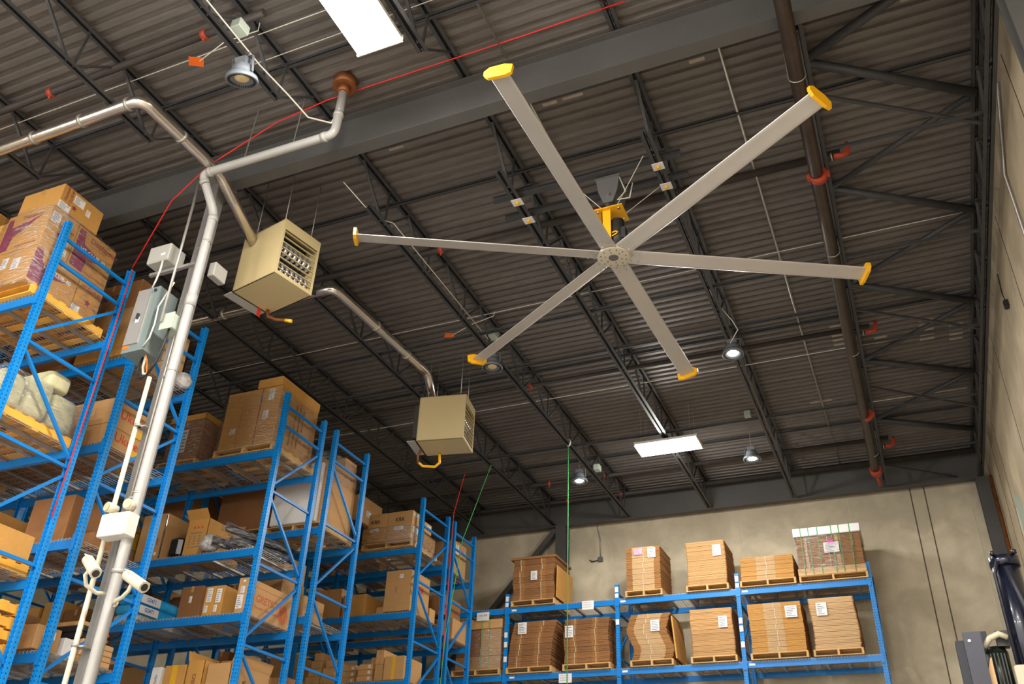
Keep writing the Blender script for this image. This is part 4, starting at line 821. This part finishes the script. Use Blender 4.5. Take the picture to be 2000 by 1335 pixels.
open_carton(-11.0, -10.24, 10.28, 11.1, 8.305, 8.42, 'shallow golden tray on top of the dark wrapped carton', 'board2', (0, 0, 0, 0))
wrap(-10.99, -10.26, 10.28, 11.06, 7.5, 8.3, 'clear stretch wrap around the dark brown third row carton')
# ---- third row, second shelf
k = carton(-10.94, -10.45, 10.2, 10.93, 5.882, 6.63, 'large carton with taped front edge on the third row second shelf', 'board1'); part('edge_tape', MB().box(-10.47, -10.449, 10.199, 10.215, 5.9, 6.6), 'duct', k); part('red_mark', MB().box(-10.55, -10.535, 10.195, 10.2, 6.12, 6.22), 'plum', k); part('white_sticker', MB().box(-10.56, -10.52, 10.195, 10.2, 5.95, 6.0), 'paper', k)
k = carton(-11.7, -11.12, 10.2, 10.9, 5.882, 6.12, 'carton with printed panels at the bottom behind the column', 'board1'); sticker(k, -11.35, 10.198, 6.0, .3, .14, '-y', 'print_panel', 'board1')
k = carton(-11.7, -11.12, 10.2, 10.9, 6.125, 6.40, 'yellow banded carton right of the emergency light', 'ytape'); k = carton(-11.7, -11.1, 10.2, 10.9, 6.405, 6.68, 'carton printed .COM above the yellow banded one', 'board1'); lettering(k, '.COM', .08, (-11.3, 10.197, 6.44), '-y', 'ink', .01)
solo('black_bag', MB().cham(-10.30, -10.06, 10.19, 10.5, 5.882, 6.21, .05), 'bagblk', 'black bag between two cartons on the third row second shelf', 'bag')
k = open_carton(-9.99, -9.59, 10.2, 11.0, 5.882, 6.45, 'open golden carton with raised flaps on the third row second shelf', 'board2', (.7, 0, .25, .9), fl=.16)
lettering(k, '上下品', .001, (0, 0, 0), '-y', 'red') if False else None
for i in range(3): part('red_mark', MB().box(-9.86 + .07 * i, -9.83 + .07 * i, 10.197, 10.2, 6.30, 6.33), 'red', k)
for i in range(3):
    for j in range(4): part('print_line', MB().box(-9.92 + .09 * i, -9.88 + .09 * i, 10.197, 10.2, 6.05 + .04 * j, 6.065 + .04 * j), 'greyink', k)
part('print_line', MB().box(-9.91, -9.68, 10.197, 10.2, 6.22, 6.235), 'greyink', k); part('print_line', MB().box(-9.93, -9.68, 10.197, 10.2, 6.0, 6.012), 'greyink', k)
def roll(label, a, b, r):
    t = thing('wrapped_tube', label, 'tube', a, 'black tubes in clear plastic'); part('tube_body', MB().tube([a, tuple((Vector(a) + Vector(b)) / 2), b], [r, r * .95, r], 16), 'bagblk', t); part('plastic_sleeve', MB().tube([tuple(Vector(a) - (Vector(b) - Vector(a)).normalized() * .05), tuple((Vector(a) + Vector(b)) / 2), b], [r * 1.35, r * 1.12, r * 1.2], 14), 'film', t)
roll('black tube in clear plastic, upper one by the open golden carton', (-9.15, 10.12, 6.22), (-8.66, 11.15, 6.10), .06); roll('black tube in clear plastic, lower one lying on the shelf', (-9.35, 10.08, 6.02), (-8.70, 11.05, 5.97), .07); roll('black tube in clear plastic nearest the rack post', (-9.0, 10.1, 6.0), (-8.62, 11.1, 5.96), .06)
solo('bubble_wrap', MB().lathe([(0, 0), (.10, .0), (.15, .08), (.12, .19), (.05, .25), (.0, .26)], (-9.46, 10.17, 5.90), n=18), 'bubble', 'crumpled bubble wrap heap in front of the open golden carton', 'plastic wrap')
# ---- third row, third shelf
for i in range(2):
    x0 = -9.36 + .17 * i
    k = carton(x0, x0 + .168, 10.2, 10.66, 4.935, 5.36, 'golden carton with white labels on the third row third shelf, %s of two' % ('left', 'right')[i], 'board2', seam=False)
    sticker(k, x0 + .085, 10.198, 5.23 - .02 * i, .09, .2); sticker(k, x0 + .06, 10.198, 5.03, .06, .1)
k = carton(-8.80, xr, 10.22, 11.30, 4.935, 5.445, 'long carton printed GRETSCH with white labels on its end', 'board1', seam=False); sticker(k, -8.73, 10.218, 5.10, .11, .2); sticker(k, -8.71, 10.218, 5.27, .07, .1); part('white_sticker', MB().box(-8.72, -8.68, 10.215, 10.22, 5.38, 5.41), 'paper', k)
lettering(k, 'GRETSCH', .145, (xr + .003, 10.73, 5.20), '+x', 'redbrown', .008, sq=.95); lettering(k, 'That great Gretsch sound!', .055, (xr + .003, 10.70, 5.08), '+x', 'redbrown', .0)
part('printed_frame', MB().box(xr, xr + .002, 10.38, 11.1, 5.35, 5.355).box(xr, xr + .002, 10.38, 10.385, 5.0, 5.35), 'redbrown', k)
rg = MB()
for q in range(6): rg.tube([(xr + .001, 11.10 + (.02 + .018 * q) * math.cos(a), 5.12 + (.02 + .018 * q) * 1.2 * math.sin(a)) for a in [2 * PI * j / 20 for j in range(21)]], .003, 4)
part('printed_rings', rg, 'red', k)
k = solo('lumber_offcut', MB().cham(-9.9, -9.75, 10.5, 10.8, 4.935, 5.0, .004), 'board2', 'small golden carton piece deeper on the third shelf', 'carton')
for i, (z0, z1, s) in enumerate(((4.935, 5.05, 'lowest'), (5.055, 5.20, 'middle'), (5.205, 5.36, 'top'))):
    mb = MB().cham(-10.97, -10.52, 10.12, 11.15, z0, z1, .03); t = solo('plastic_pack', mb, 'bagsky' if i else 'bubble', 'blue and white plastic pack on the third shelf right of the column, %s' % s, 'pack', 'blue and white packs')
    if i: part('white_end', MB().box(-10.521, -10.517, 10.16, 10.55, z0 + .015, z1 - .015), 'paper', t); lettering(t, 'GS471', .085, (-10.515, 10.36, (z0 + z1) / 2), '+x', 'blueink', .012, sq=.9)
solo('black_plastic_bag', MB().lathe([(0, 0), (.12, .0), (.17, .06), (.13, .14), (.0, .17)], (-10.75, 10.35, 5.36), n=18), 'bagblk', 'black plastic bag on top of the blue packs', 'bag')
k = carton(-10.1, -9.7, 10.5, 11.1, 4.935, 5.5, 'dark carton between blue packs and golden cartons', 'board3'); sticker(k, -9.9, 10.498, 5.3, .05, .1)
# ---- third row, fourth shelf
k = open_carton(-9.02, xr, 10.18, 11.05, 3.47, 4.25, 'open carton with flaps at the aisle end of the low third row shelf', 'board1', (0, .25, .12, 0)); lettering(k, 'ELIXIR', .09, (xr + .003, 10.5, 3.95), '+x', 'ink', .004, roll=PI / 2)
k = open_carton(-9.35, -9.06, 10.15, 10.8, 3.47, 4.30, 'tall open carton second from the aisle on the low third row shelf', 'board2', (0, 0, .1, .2)); lettering(k, 'COLOMBO', .09, (-9.2, 10.147, 3.9), '-y', 'brownink', .0, roll=PI / 2)
k = carton(-9.80, -9.42, 10.2, 10.7, 3.47, 4.27, 'tall carton with yellow tape on the low third row shelf', 'board2', seam=False); part('yellow_tape', MB().box(-9.66, -9.57, 10.197, 10.2, 4.0, 4.27), 'ytape', k); lettering(k, 'Elixir', .08, (-9.6, 10.197, 3.86), '-y', 'ink', .01)
for j in range(3): part('print_line', MB().box(-9.72, -9.5, 10.197, 10.2, 3.74 - .045 * j, 3.755 - .045 * j), 'ink', k)
k = carton(-10.03, -9.86, 10.2, 10.6, 3.47, 4.26, 'narrow white carton left of the yellow taped one', 'paper', seam=False); lettering(k, 'Guitar Works', .06, (-9.93, 10.197, 3.98), '-y', 'ink', .0, roll=PI / 2)
solo('black_plastic_bag', MB().lathe([(0, 0), (.15, .0), (.2, .12), (.14, .3), (.0, .4)], (-10.35, 10.4, 3.47), n=16), 'bagblk', 'black plastic bag left of the narrow white carton', 'bag')
k = carton(-11.0, -10.6, 10.3, 10.9, 3.47, 3.75, 'low carton on the low third row shelf beside the column', 'board1')
solo('cap_box', MB().lathe([(0, 0), (.1, 0), (.12, .06), (.06, .12), (0, .13)], (-10.75, 10.25, 3.76), n=16), 'bagblk', 'black rounded object on the low carton beside the column', 'cap')
# ---- fourth row
pallet(-9.7, -8.60, 11.66, 12.62, 6.685, 'pallet under the large carton on the fourth rack row', False)
k = carton(-9.5, xr, 11.7, 12.55, 6.806, 7.92, 'large upright carton on the fourth rack row top shelf', 'board1'); carton(-9.2, -8.9, 11.75, 12.1, 7.925, 8.08, 'small open carton on top of the large fourth row carton', 'board2'); carton(-9.1, xr, 12.14, 12.5, 7.925, 8.16, 'small carton at the rear on the large fourth row carton', 'board1')
solo('foam_board', MB().cham(-9.6, -8.70, 11.60, 11.69, 6.806, 7.86, .01), 'paper', 'white wrapped panel leaning in front of the large fourth row carton', 'board')
wrap(-9.5, xr, 11.7, 12.55, 7.6, 8.1, 'clear stretch wrap around the fourth row carton top')
k = carton(-10.75, -9.78, 11.62, 12.5, 6.806, 7.75, 'wide dark carton on the fourth row behind the open golden carton', 'board3'); carton(-12.1, -11.15, 11.62, 12.5, 6.806, 7.7, 'wide dark carton on the fourth row, farther left', 'board3'); pallet(-11.0, -9.76, 11.62, 12.6, 6.685, 'pallet under the wide dark fourth row cartons', False); pallet(-12.3, -11.15, 11.62, 12.6, 6.685, 'pallet under the left dark fourth row carton', False)
k = carton(-9.15, -8.75, 11.75, 12.3, 5.26, 5.62, 'kraft carton on the fourth row middle shelf near the aisle', 'board1'); carton(-9.7, -9.2, 11.7, 12.3, 5.26, 5.95, 'pale carton on the fourth row middle shelf', 'board1'); carton(-10.5, -9.8, 11.7, 12.4, 5.26, 5.9, 'brown carton on the fourth row middle shelf, third from the aisle', 'board3')
k = carton(-9.9, -9.3, 11.8, 12.4, 5.955, 6.35, 'pale carton stacked on the fourth row middle shelf', 'board1') ; k.location.z -= .0
carton(-9.5, -8.9, 11.8, 12.4, 4.04, 4.4, 'brown carton on the low fourth row shelf', 'board3')
# ---- fifth row
pallet(-9.75, -8.62, 14.66, 15.74, 7.405, 'pallet under the KRK cartons on the fifth rack row', False)
for i, (x0, x1) in enumerate(((-9.18, xr), (-9.72, -9.19))):
    k = carton(x0, x1, 14.6, 15.1, 7.527, 7.82, 'wrapped carton under the KRK cartons, %s one' % ('right', 'left')[i], 'board1'); sticker(k, (x0 + x1) / 2, 14.598, 7.76, .2, .07)
    k2 = carton(x0 + (.1 if i else 0), x1, 14.62, 15.1, 7.825, 8.11, 'carton printed KRK, %s one on the fifth rack row' % ('right', 'left')[i], 'board1'); lettering(k2, 'KRK', .11, ((x0 + x1) / 2, 14.617, 7.94), '-y', 'ink', .02)
    if i == 0: sticker(k2, xr, 14.75, 8.04, .16, .07, '+x'); sticker(k2, xr, 14.98, 8.0, .14, .06, '+x'); sticker(k, xr, 14.8, 7.74, .22, .12, '+x')
carton(-9.18, xr, 15.12, 15.62, 7.527, 7.82, 'wrapped carton at the rear of the KRK pallet, lower', 'board1'); k = carton(-9.18, xr, 15.12, 15.42, 7.825, 8.05, 'carton at the rear of the KRK pallet, upper', 'board1'); sticker(k, xr, 15.3, 7.98, .14, .06, '+x')
wrap(-9.72, xr, 14.6, 15.62, 7.45, 7.82, 'clear stretch wrap around the lower KRK pallet cartons')
k = carton(-10.35, -9.9, 14.65, 15.5, 7.42, 8.62, 'tall brown carton left of the KRK cartons', 'board1'); sticker(k, -9.9, 15.0, 8.3, .16, .12, '+x'); carton(-10.98, -10.4, 14.9, 15.6, 7.42, 8.5, 'tall dark carton behind the tall brown one on the fifth row', 'board3')
solo('round_drum', MB().cyl((-9.88, 14.8, 7.75), (-9.88, 15.5, 7.75), .01, 8) if False else MB().cyl((-10.3, 14.62, 7.74), (-9.86, 14.64, 7.74), .3, 28), 'motor', 'dark round drum case beside the KRK pallet', 'drum')
k = carton(-9.17, xr, 14.78, 15.55, 6.185, 6.97, 'tall carton with red lettering on the fifth row middle shelf', 'board1'); lettering(k, 'ITER', .17, (xr + .003, 15.15, 6.66), '+x', 'red', .02); sticker(k, -8.83, 14.778, 6.85, .08, .08); lettering(k, 'LIGHT', .05, (-8.92, 14.777, 6.6), '-y', 'brownink', .0, roll=PI / 2)
k = carton(-10.15, -9.62, 14.86, 15.5, 6.185, 6.60, 'golden carton on the fifth row middle shelf, left of the tall one', 'board2'); carton(-9.58, -9.25, 15.2, 15.7, 6.185, 6.42, 'small pale carton between the fifth row middle shelf cartons', 'board1')
carton(-10.8, -10.2, 14.86, 15.5, 6.185, 6.75, 'pale carton on the fifth row middle shelf seen through the fourth row', 'board1'); carton(xr - .25, xr, 15.62, 15.85, 6.185, 6.45, 'small carton at the rear end of the fifth row middle shelf', 'board1')
k = carton(-9.04, xr, 14.82, 15.5, 4.955, 5.37, 'carton with vertical yellow tape on the fifth row low shelf', 'board1', seam=False); part('yellow_tape', MB().box(-8.87, -8.81, 14.817, 14.82, 4.955, 5.37), 'ytape', k)
k = carton(-9.24, -9.07, 14.84, 15.4, 4.955, 5.24, 'narrow carton left of the yellow taped one, lower', 'board1'); k = carton(-9.24, -9.07, 14.84, 15.4, 5.245, 5.50, 'narrow carton left of the yellow taped one, upper', 'board1')
for i in range(3): k = carton(-9.62 + .02 * i, -9.29, 14.84, 15.3, 4.955 + .105 * i, 5.055 + .105 * i, 'small flat carton in the three high stack on the fifth row low shelf, %s' % ('bottom', 'middle', 'top')[i], 'board1', group='small flat cartons on the fifth row'); sticker(k, -9.36, 14.838, 5.01 + .105 * i, .05, .05)
carton(-9.66, -9.5, 15.35, 15.7, 4.955, 5.5, 'pale narrow carton behind the three high stack', 'board1')
for i in range(3): k = carton(-9.98, -9.70, 14.9, 15.3, 4.955 + .11 * i, 5.06 + .11 * i, 'small carton behind the fourth row end post, %s' % ('bottom', 'middle', 'top')[i], 'board1', group='small cartons on the fifth row'); sticker(k, -9.76, 14.898, 5.0 + .11 * i, .05, .05)
for i in range(4):
    for j in range(2):
        if i == 3 and j == 1: continue
        carton(-10.75 + .33 * j + .04 * i, -10.44 + .33 * j, 14.84 + .01 * i, 15.3, 4.955 + .145 * i, 5.095 + .145 * i, 'pale small carton in the stepped stack, %s layer %s' % (ordn[i], ('left', 'right')[j]), 'board1', group='pale cartons on the fifth row low shelf')
# ---- farthest row
k = carton(-9.3, xr, 16.45, 17.05, 7.42, 8.12, 'wrapped carton with pink label on the farthest rack top shelf', 'board1'); sticker(k, xr, 16.62, 7.95, .12, .2, '+x'); part('pink_sticker', MB().cyl((xr, 16.82, 7.98), (xr + .003, 16.82, 7.98), .05, 12), 'magenta', k); part('green_strap', MB().box(xr, xr + .003, 16.6, 16.61, 7.42, 8.12).box(xr, xr + .003, 16.9, 16.91, 7.42, 8.12), 'gcord', k)
k = carton(-9.5, -8.55, 16.5, 17.22, 6.07, 6.48, 'pale carton sticking out of the farthest rack middle shelf', 'board1'); carton(-9.3, -8.7, 16.22, 16.48, 6.07, 6.4, 'brown carton behind the pale one on the farthest rack', 'board3')
carton(-9.3, -8.65, 16.25, 17.0, 6.5, 6.9, 'wrapped brown bundle above the pale carton on the farthest rack', 'board3')
for i in range(6): carton(-10.2 + .05 * i, -8.6, 16.3, 17.1 + .03 * (i % 3), 4.87 + .045 * i, 4.91 + .045 * i, 'flat cardboard sheet in the low pile on the farthest rack, %s from the bottom' % ordn[i], 'board1', seam=False, group='flat sheets on the farthest rack')
# unmarked cartons filling the deeper bays
def fill(row, yf, yb, lv, xs, hmax, tag_):
    R = random.Random(hash(row) % 1000 if False else int(yf * 100)); 
    for li, z in enumerate(lv):
        for bi, (xa, xb) in enumerate(xs(li)):
            x = xa; n = 0
            while x - .35 > xb:
                w_ = R.uniform(.38, .62); h_ = R.uniform(.3, min(hmax[li], .8)); d0 = R.uniform(.05, .2)
                if x - w_ < xb: break
                if x > -11.02 and x - w_ < -11.12: x = -11.12; continue
                if R.random() < .85:
                    m = R.choice(['board1', 'board3', 'board3', 'board2'])
                    lb = 'plain brown carton, %s shelf from the top, %s in, %s' % (ordn[li], ordn[n + tag_], row)
                    carton(x - w_, x, yf + d0, min(yb - .05, yf + d0 + R.uniform(.5, .8)), z + .012, z + .012 + h_, lb, m, group='plain cartons deeper in the racks')
                x -= w_ + R.uniform(.02, .08); n += 1
fill('nearest rack row', 5.7, 6.6, [7.36, 5.88, 4.36, 3.42], lambda l: [((-11.2, -13.4) if l == 0 else (-9.95, -12.6))], [1.1, .9, .9, .7], 1)
fill('second rack row', 7.1, 8.1, [7.36, 6.14, 4.94, 3.70], lambda l: [(-11.15, -13.5)], [1.0, .8, .8, .8], 2)
fill('third rack row', 10.2, 11.15, [7.43, 5.86, 4.92, 3.45], lambda l: [(-11.8 if l < 3 else -11.15, -13.5)], [.9, .9, .7, 1.0], 3)
fill('fourth rack row', 11.65, 12.55, [6.68, 5.24, 4.02], lambda l: [(-12.5, -13.5) if l == 0 else (-10.6, -13.5)], [.9, .9, .8], 2)
fill('fifth rack row', 14.85, 15.8, [7.40, 6.16, 4.93], lambda l: [(-11.15, -13.5)], [1.0, .8, .8], 2)
fill('farthest rack row', 16.2, 17.1, [7.40, 6.05, 4.85], lambda l: [(-9.7 if l < 2 else -10.4, -12.5)], [.8, .8, .7], 1)

# ------------------------------------------------------------------ flattened cartons on the back rack
def stack(lbl, x0, x1, y0, y1, z0, z1, nb, off, band, strings, mats=('sheet', 'sheetl'), sheets=7, wob=.006, pal=True, sides=True):
    """nb strapped bundles of flat sheets; off(t) sideways lean, band list of (a,b) paler stretches, strings list of fractions"""
    if pal: pallet(x0 - .03, x1 + .03, 17.93, 18.93, z0, 'pale wooden pallet under ' + lbl, False)
    zb = z0 + .121; H = (z1 - zb) / nb; R = random.Random(int(x0 * 100 + z0 * 10)); W = x1 - x0; root = None
    for b in range(nb):
        mb = MB(); za = zb + H * b; hs = (H - .004) / sheets
        for s in range(sheets):
            q = (b + s / sheets) / nb; dx = off(q) + R.uniform(-wob, wob); dy = R.uniform(-.004, .004); z = za + hs * s
            cuts = [0.] + [v for ab in band for v in ab] + [1.]
            for i in range(len(cuts) - 1):
                pale = any(abs(cuts[i] - a) < 1e-6 for a, _ in band); mb.mat(1 if pale else 0)
                g = .006 if pale else 0
                mb.box(x0 + dx + W * cuts[i], x0 + dx + W * cuts[i + 1], y0 + dy - g, y1 + dy, z, z + hs - .0034)
        o = solo('flattened_carton_bundle', mb, list(mats), '%s flattened carton bundle up, %s' % (ordn[b], lbl), 'cardboard bundle', 'bundles of ' + lbl)
        dx = off((b + .5) / nb)
        for sf in strings:
            st = MB(); x = x0 + dx + W * sf + R.uniform(-.02, .02); st.box(x - .0035, x + .0035, y0 - .016, y0 - .008, za, za + H - .004); part('strap', st, 'cable', o)
        if b == 0: root = o
    return root
def notice(x, z, label, y=17.93, w_=.15, h_=.2, paper='paper', tilt=0):
    t = thing('paper_notice', label, 'notice', (x, y, z - h_ / 2), 'paper notices on the cardboard stacks')
    s = sticker(t, x, y, z, w_, h_, '-y', 'paper_sheet', paper)
    return t
YB = 17.955
L1, L2 = 7.035, 5.645
stack('the first upper shelf stack beside the green rope', -7.88, -6.92, YB, 18.9, L1, 8.06, 7, lambda q: .015 * math.sin(q * 9), [(.14, .27), (.66, .79)], (.17, .69), mats=('board3', 'sheet'))
carton(-7.95, -6.87, YB - .02, 18.93, 8.062, 8.115, 'flat brown lid board on the first upper shelf stack', 'board3', seam=False)
solo('cardboard_sheet', MB().bar((-6.86, 18.42, 7.17), (-6.84, 18.42, 7.86), .95, .02, up=(1, 0, 0)), 'board2', 'upright golden cardboard sheet leaning on the right of the first upper stack', 'cardboard sheet')
notice(-7.38, 7.68, 'white notice on the first upper shelf stack')
stack('the second upper shelf stack right of the second post', -5.30, -4.57, YB, 18.85, L1, 8.08, 8, lambda q: .01 * q, [(.18, .82)], (.5,)); notice(-5.02, 7.97, 'pink notice on the second upper shelf stack', w_=.17, h_=.13, paper='pink'); notice(-4.73, 7.93, 'white notice on the second upper shelf stack', w_=.17, h_=.22)
stack('the third upper shelf stack left of the third post', -4.02, -3.22, YB, 18.85, L1, 8.06, 9, lambda q: .02 * math.sin(q * 3), [(.02, .98)], (), mats=('sheet', 'board1'), sheets=5); notice(-3.37, 7.84, 'white notice on the third upper shelf stack', w_=.17, h_=.23)
stack('the low fourth upper shelf stack', -2.94, -1.92, YB, 18.8, L1, 7.63, 5, lambda q: .02 * q, [(.30, .66)], (.5,), mats=('board2', 'sheetl')); 
r5 = stack('the strapped fifth upper shelf stack by the end post', -1.80, -.60, YB, 18.85, L1, 7.93, 6, lambda q: .0, [(.12, .16), (.60, .66)], (.15, .5, .86)); carton(-1.84, -.58, YB - .04, 18.9, 7.932, 8.10, 'white cover board on the strapped fifth upper shelf stack', 'paper', seam=False)
solo('edge_board', MB().box(-1.83, -.58, YB - .035, YB - .02, 7.155, 7.29), 'sheetl', 'pale edge board along the bottom of the strapped fifth upper stack', 'edge board')
for i, x in enumerate((-1.70, -1.55, -1.38, -1.12, -.98, -.78)): solo('green_strap', MB().box(x, x + .012, YB - .05, YB - .045, 7.17, 8.1), 'gcord', 'green strap around the fifth upper stack, %s from the left' % ordn[i], 'strap', 'green straps of the fifth upper stack')
wrap(-1.8, -.6, YB - .04, 18.86, 7.2, 7.95, 'clear stretch wrap around the strapped fifth upper stack')
notice(-1.15, 7.66, 'white notice with magenta tape on the strapped upper stack', y=YB - .05, w_=.28, h_=.2); solo('magenta_tape', MB().box(-1.21, -1.10, YB - .056, YB - .05, 7.75, 7.79), 'magenta', 'magenta tape above the notice on the strapped stack', 'tape')
# lower shelf
k = carton(-9.2, -8.14, 18.0, 18.85, L2 + .121, 6.05, 'plain carton base of the wrapped load behind the farthest rack', 'board1', seam=False); carton(-8.62, -8.14, 18.0, 18.85, 6.055, 6.62, 'small upright board of the wrapped load left of the back rack post', 'board1', seam=False); carton(-9.2, -8.64, 18.02, 18.85, 6.055, 6.62, 'dark cartons in the wrapped load left of the back rack post', 'board3', seam=False); carton(-9.25, -8.12, 17.98, 18.88, 6.622, 6.82, 'top cover board of the wrapped load left of the back rack post', 'board1', seam=False)
pallet(-9.25, -8.12, 17.93, 18.93, L2, 'pale wooden pallet under the wrapped load left of the back rack', False); wrap(-9.22, -8.13, 17.97, 18.88, 5.78, 6.6, 'clear stretch wrap around the load left of the back rack')
for x in (-8.58, -8.4): solo('green_strap', MB().box(x, x + .012, 17.955, 17.96, 5.78, 6.8), 'gcord', 'green strap around the load left of the back rack, %s one' % ('left' if x < -8.5 else 'right'), 'strap')
stack('the first lower shelf stack leaning right', -7.94, -6.98, YB, 18.85, L2, 6.70, 8, lambda q: .14 * q * q, [(.16, .30), (.60, .73)], (.22, .70), mats=('board3', 'sheet'), wob=.01); notice(-7.62, 6.56, 'white notice on the first lower shelf stack', w_=.2, h_=.24)
stack('the second lower shelf stack beside the leaning one', -6.68, -5.71, YB, 18.8, L2, 6.68, 8, lambda q: .015 * math.sin(q * 8), [(.14, .28), (.62, .76)], (.24, .70), mats=('board3', 'sheet')); notice(-6.56, 6.42, 'white notice on the second lower shelf stack', w_=.18, h_=.24)
stack('the third lower shelf stack with wavy edges', -5.24, -4.42, YB, 18.8, L2, 6.67, 9, lambda q: .055 * math.sin(q * 7.5) - .05 * q, [(.18, .80)], (.45,), wob=.012); notice(-4.73, 6.42, 'white notice on the wavy lower shelf stack', w_=.18, h_=.22)
solo('cardboard_sheet', MB().bar((-4.34, 18.42, 5.78), (-4.40, 18.42, 6.6), .85, .03, up=(1, 0, 0)), 'board2', 'upright bent cardboard beside the wavy stack', 'cardboard sheet')
stack('the fourth lower shelf stack left of the third post', -4.02, -3.18, YB, 18.8, L2, 6.68, 9, lambda q: .01 * math.sin(q * 6), [(.02, .98)], (), mats=('sheet', 'board1'), sheets=4); notice(-3.37, 6.40, 'white notice on the fourth lower shelf stack', w_=.17, h_=.22)
stack('the fifth lower shelf stack right of the third post', -2.87, -1.87, YB, 18.8, L2, 6.70, 9, lambda q: .01 * math.sin(q * 5), [(.30, .64)], (.5,), mats=('board2', 'sheetl')); notice(-2.06, 6.5, 'white notice on the fifth lower shelf stack', w_=.22, h_=.22)
stack('the last lower shelf stack beside the end post', -1.72, -.90, YB, 18.8, L2, 6.72, 9, lambda q: .015 * math.sin(q * 5), [(.02, .98)], (), mats=('sheet', 'sheetl'), sheets=4); notice(-1.50, 6.50, 'white notice on the last lower shelf stack', w_=.19, h_=.24)

# ------------------------------------------------------------------ back and right wall fittings
t = thing('wall_socket', 'dark electrical box with cable on the back wall above the stacks', 'electrical box', (-6.29, YW, 8.3)); part('box_body', MB().cham(-6.35, -6.24, YW - .06, YW, 8.31, 8.42, .006), 'mount', t)
part('feed_conduit', MB().tube([(-6.29, YW - .03, 8.42), (-6.29, YW - .03, 8.85), (-6.35, YW - .03, 9.1), (-6.36, YW - .1, 9.6)], .012, 8), 'galv', t); part('tail_cable', MB().tube([(-6.34, YW - .03, 8.35), (-6.5, YW - .03, 8.33), (-6.56, YW - .02, 8.38)], .012, 8), 'bcable', t)
solo('wall_conduit', MB().tube([(XW - .03, 8.5, 9.6), (XW - .03, 9.6, 9.15), (XW - .03, 9.6, 7.0), (XW - .03, 9.5, 5.0)], .016, 8), 'galv', 'thin conduit running down the right wall', 'conduit')
t = thing('wall_detector', 'small dark device on a wire against the right wall', 'detector', (XW - .03, 11.9, 8.7)); part('body', MB().cham(XW - .06, XW, 11.88, 11.98, 8.72, 8.84, .01), 'bcable', t); part('wire', MB().tube([(XW - .02, 11.95, 9.3), (XW - .02, 12.05, 9.05), (XW - .03, 11.93, 8.84)], .007, 6), 'bcable', t)
solo('wall_pipe', MB().cyl((1.96, 18.7, .1), (1.96, 18.7, 9.05), .035, 12), 'rust', 'rusty pipe running down the back right corner', 'pipe')
t = thing('wall_lamp', 'strip light fitting on the right wall at the right edge', 'lamp', (XW - .05, 16.2, 7.2)); part('housing', MB().box(XW - .08, XW, 15.9, 16.0, 6.6, 7.55), 'greenbox', t); part('tube', MB().cyl((XW - .06, 16.1, 6.6), (XW - .06, 16.1, 7.4), .02, 10), 'white', t)

# ------------------------------------------------------------------ hydraulic baler at the lower right
t = thing('hydraulic_baler', 'dark navy hydraulic press with tall cylinder at the lower right corner', 'machine', (.7, 8.3, 0))
part('press_body', MB().cham(.28, 1.5, 8.1, 9.0, .0, 3.05, .02), 'navy', t)
part('cylinder_barrel', MB().tube([(.80, 8.25, 3.05), (.80, 8.25, 4.10)], .105, 28), 'navy', t)
part('cylinder_cap', MB().cyl((.80, 8.25, 4.08), (.80, 8.25, 4.16), .115, 28).cyl((.72, 8.15, 4.16), (.72, 8.15, 4.19), .02, 8).cyl((.88, 8.15, 4.16), (.88, 8.15, 4.19), .02, 8), 'navy', t)
part('hydraulic_line', MB().tube([(.70, 8.13, 3.1), (.70, 8.13, 4.0), (.74, 8.14, 4.1)], .014, 8).tube([(.90, 8.16, 3.3), (.86, 8.13, 3.7), (.80, 8.13, 4.05)], .03, 10), 'dnavy', t)
part('guide_rail', MB().box(.30, .36, 8.20, 8.34, 3.05, 3.51), 'dnavy', t); part('guide_channel', MB().box(.36, .49, 8.10, 8.115, 3.05, 3.55).box(.36, .375, 8.115, 8.22, 3.05, 3.55).box(.475, .49, 8.115, 8.22, 3.05, 3.55), 'navy', t); part('back_plate', MB().box(.43, .55, 8.36, 8.38, 3.05, 3.61), 'dnavy', t)
part('channel_bolt', MB().cyl((.40, 8.09, 3.48), (.40, 8.10, 3.48), .012, 8), 'chrome', t)
mo = part('pump_motor', MB().cyl((.58, 8.3, 3.08), (.58, 8.3, 3.42), .09, 22).lathe([(.09, 0), (.07, .04), (0, .05)], (.58, 8.3, 3.42), n=20), 'mgreen', t)
mb = MB()
for i in range(14): a = PI * .5 + PI * 1.2 * i / 13; mb.box(.58 + .09 * math.cos(a) - .005, .58 + .09 * math.cos(a) + .005, 8.3 + .09 * math.sin(a) - .012, 8.3 + .09 * math.sin(a) + .012, 3.1, 3.4)
part('motor_fin', mb, 'motor', mo)
part('hose', MB().tube([(.50, 8.16, 3.44), (.55, 8.14, 3.50), (.62, 8.14, 3.53), (.68, 8.14, 3.50)], .022, 10), 'beigem', t); part('motor_guard', MB().prism([(.47, 3.2), (.52, 3.35), (.53, 3.35), (.53, 3.06), (.50, 3.06)], 8.12, 8.14, 'y'), 'sheetl', t)
part('control_box', MB().cham(.66, .95, 7.98, 8.1, 2.7, 3.26, .01), 'beigem', t); part('upper_block', MB().box(.60, .69, 8.2, 8.3, 3.45, 3.57), 'motor', t)
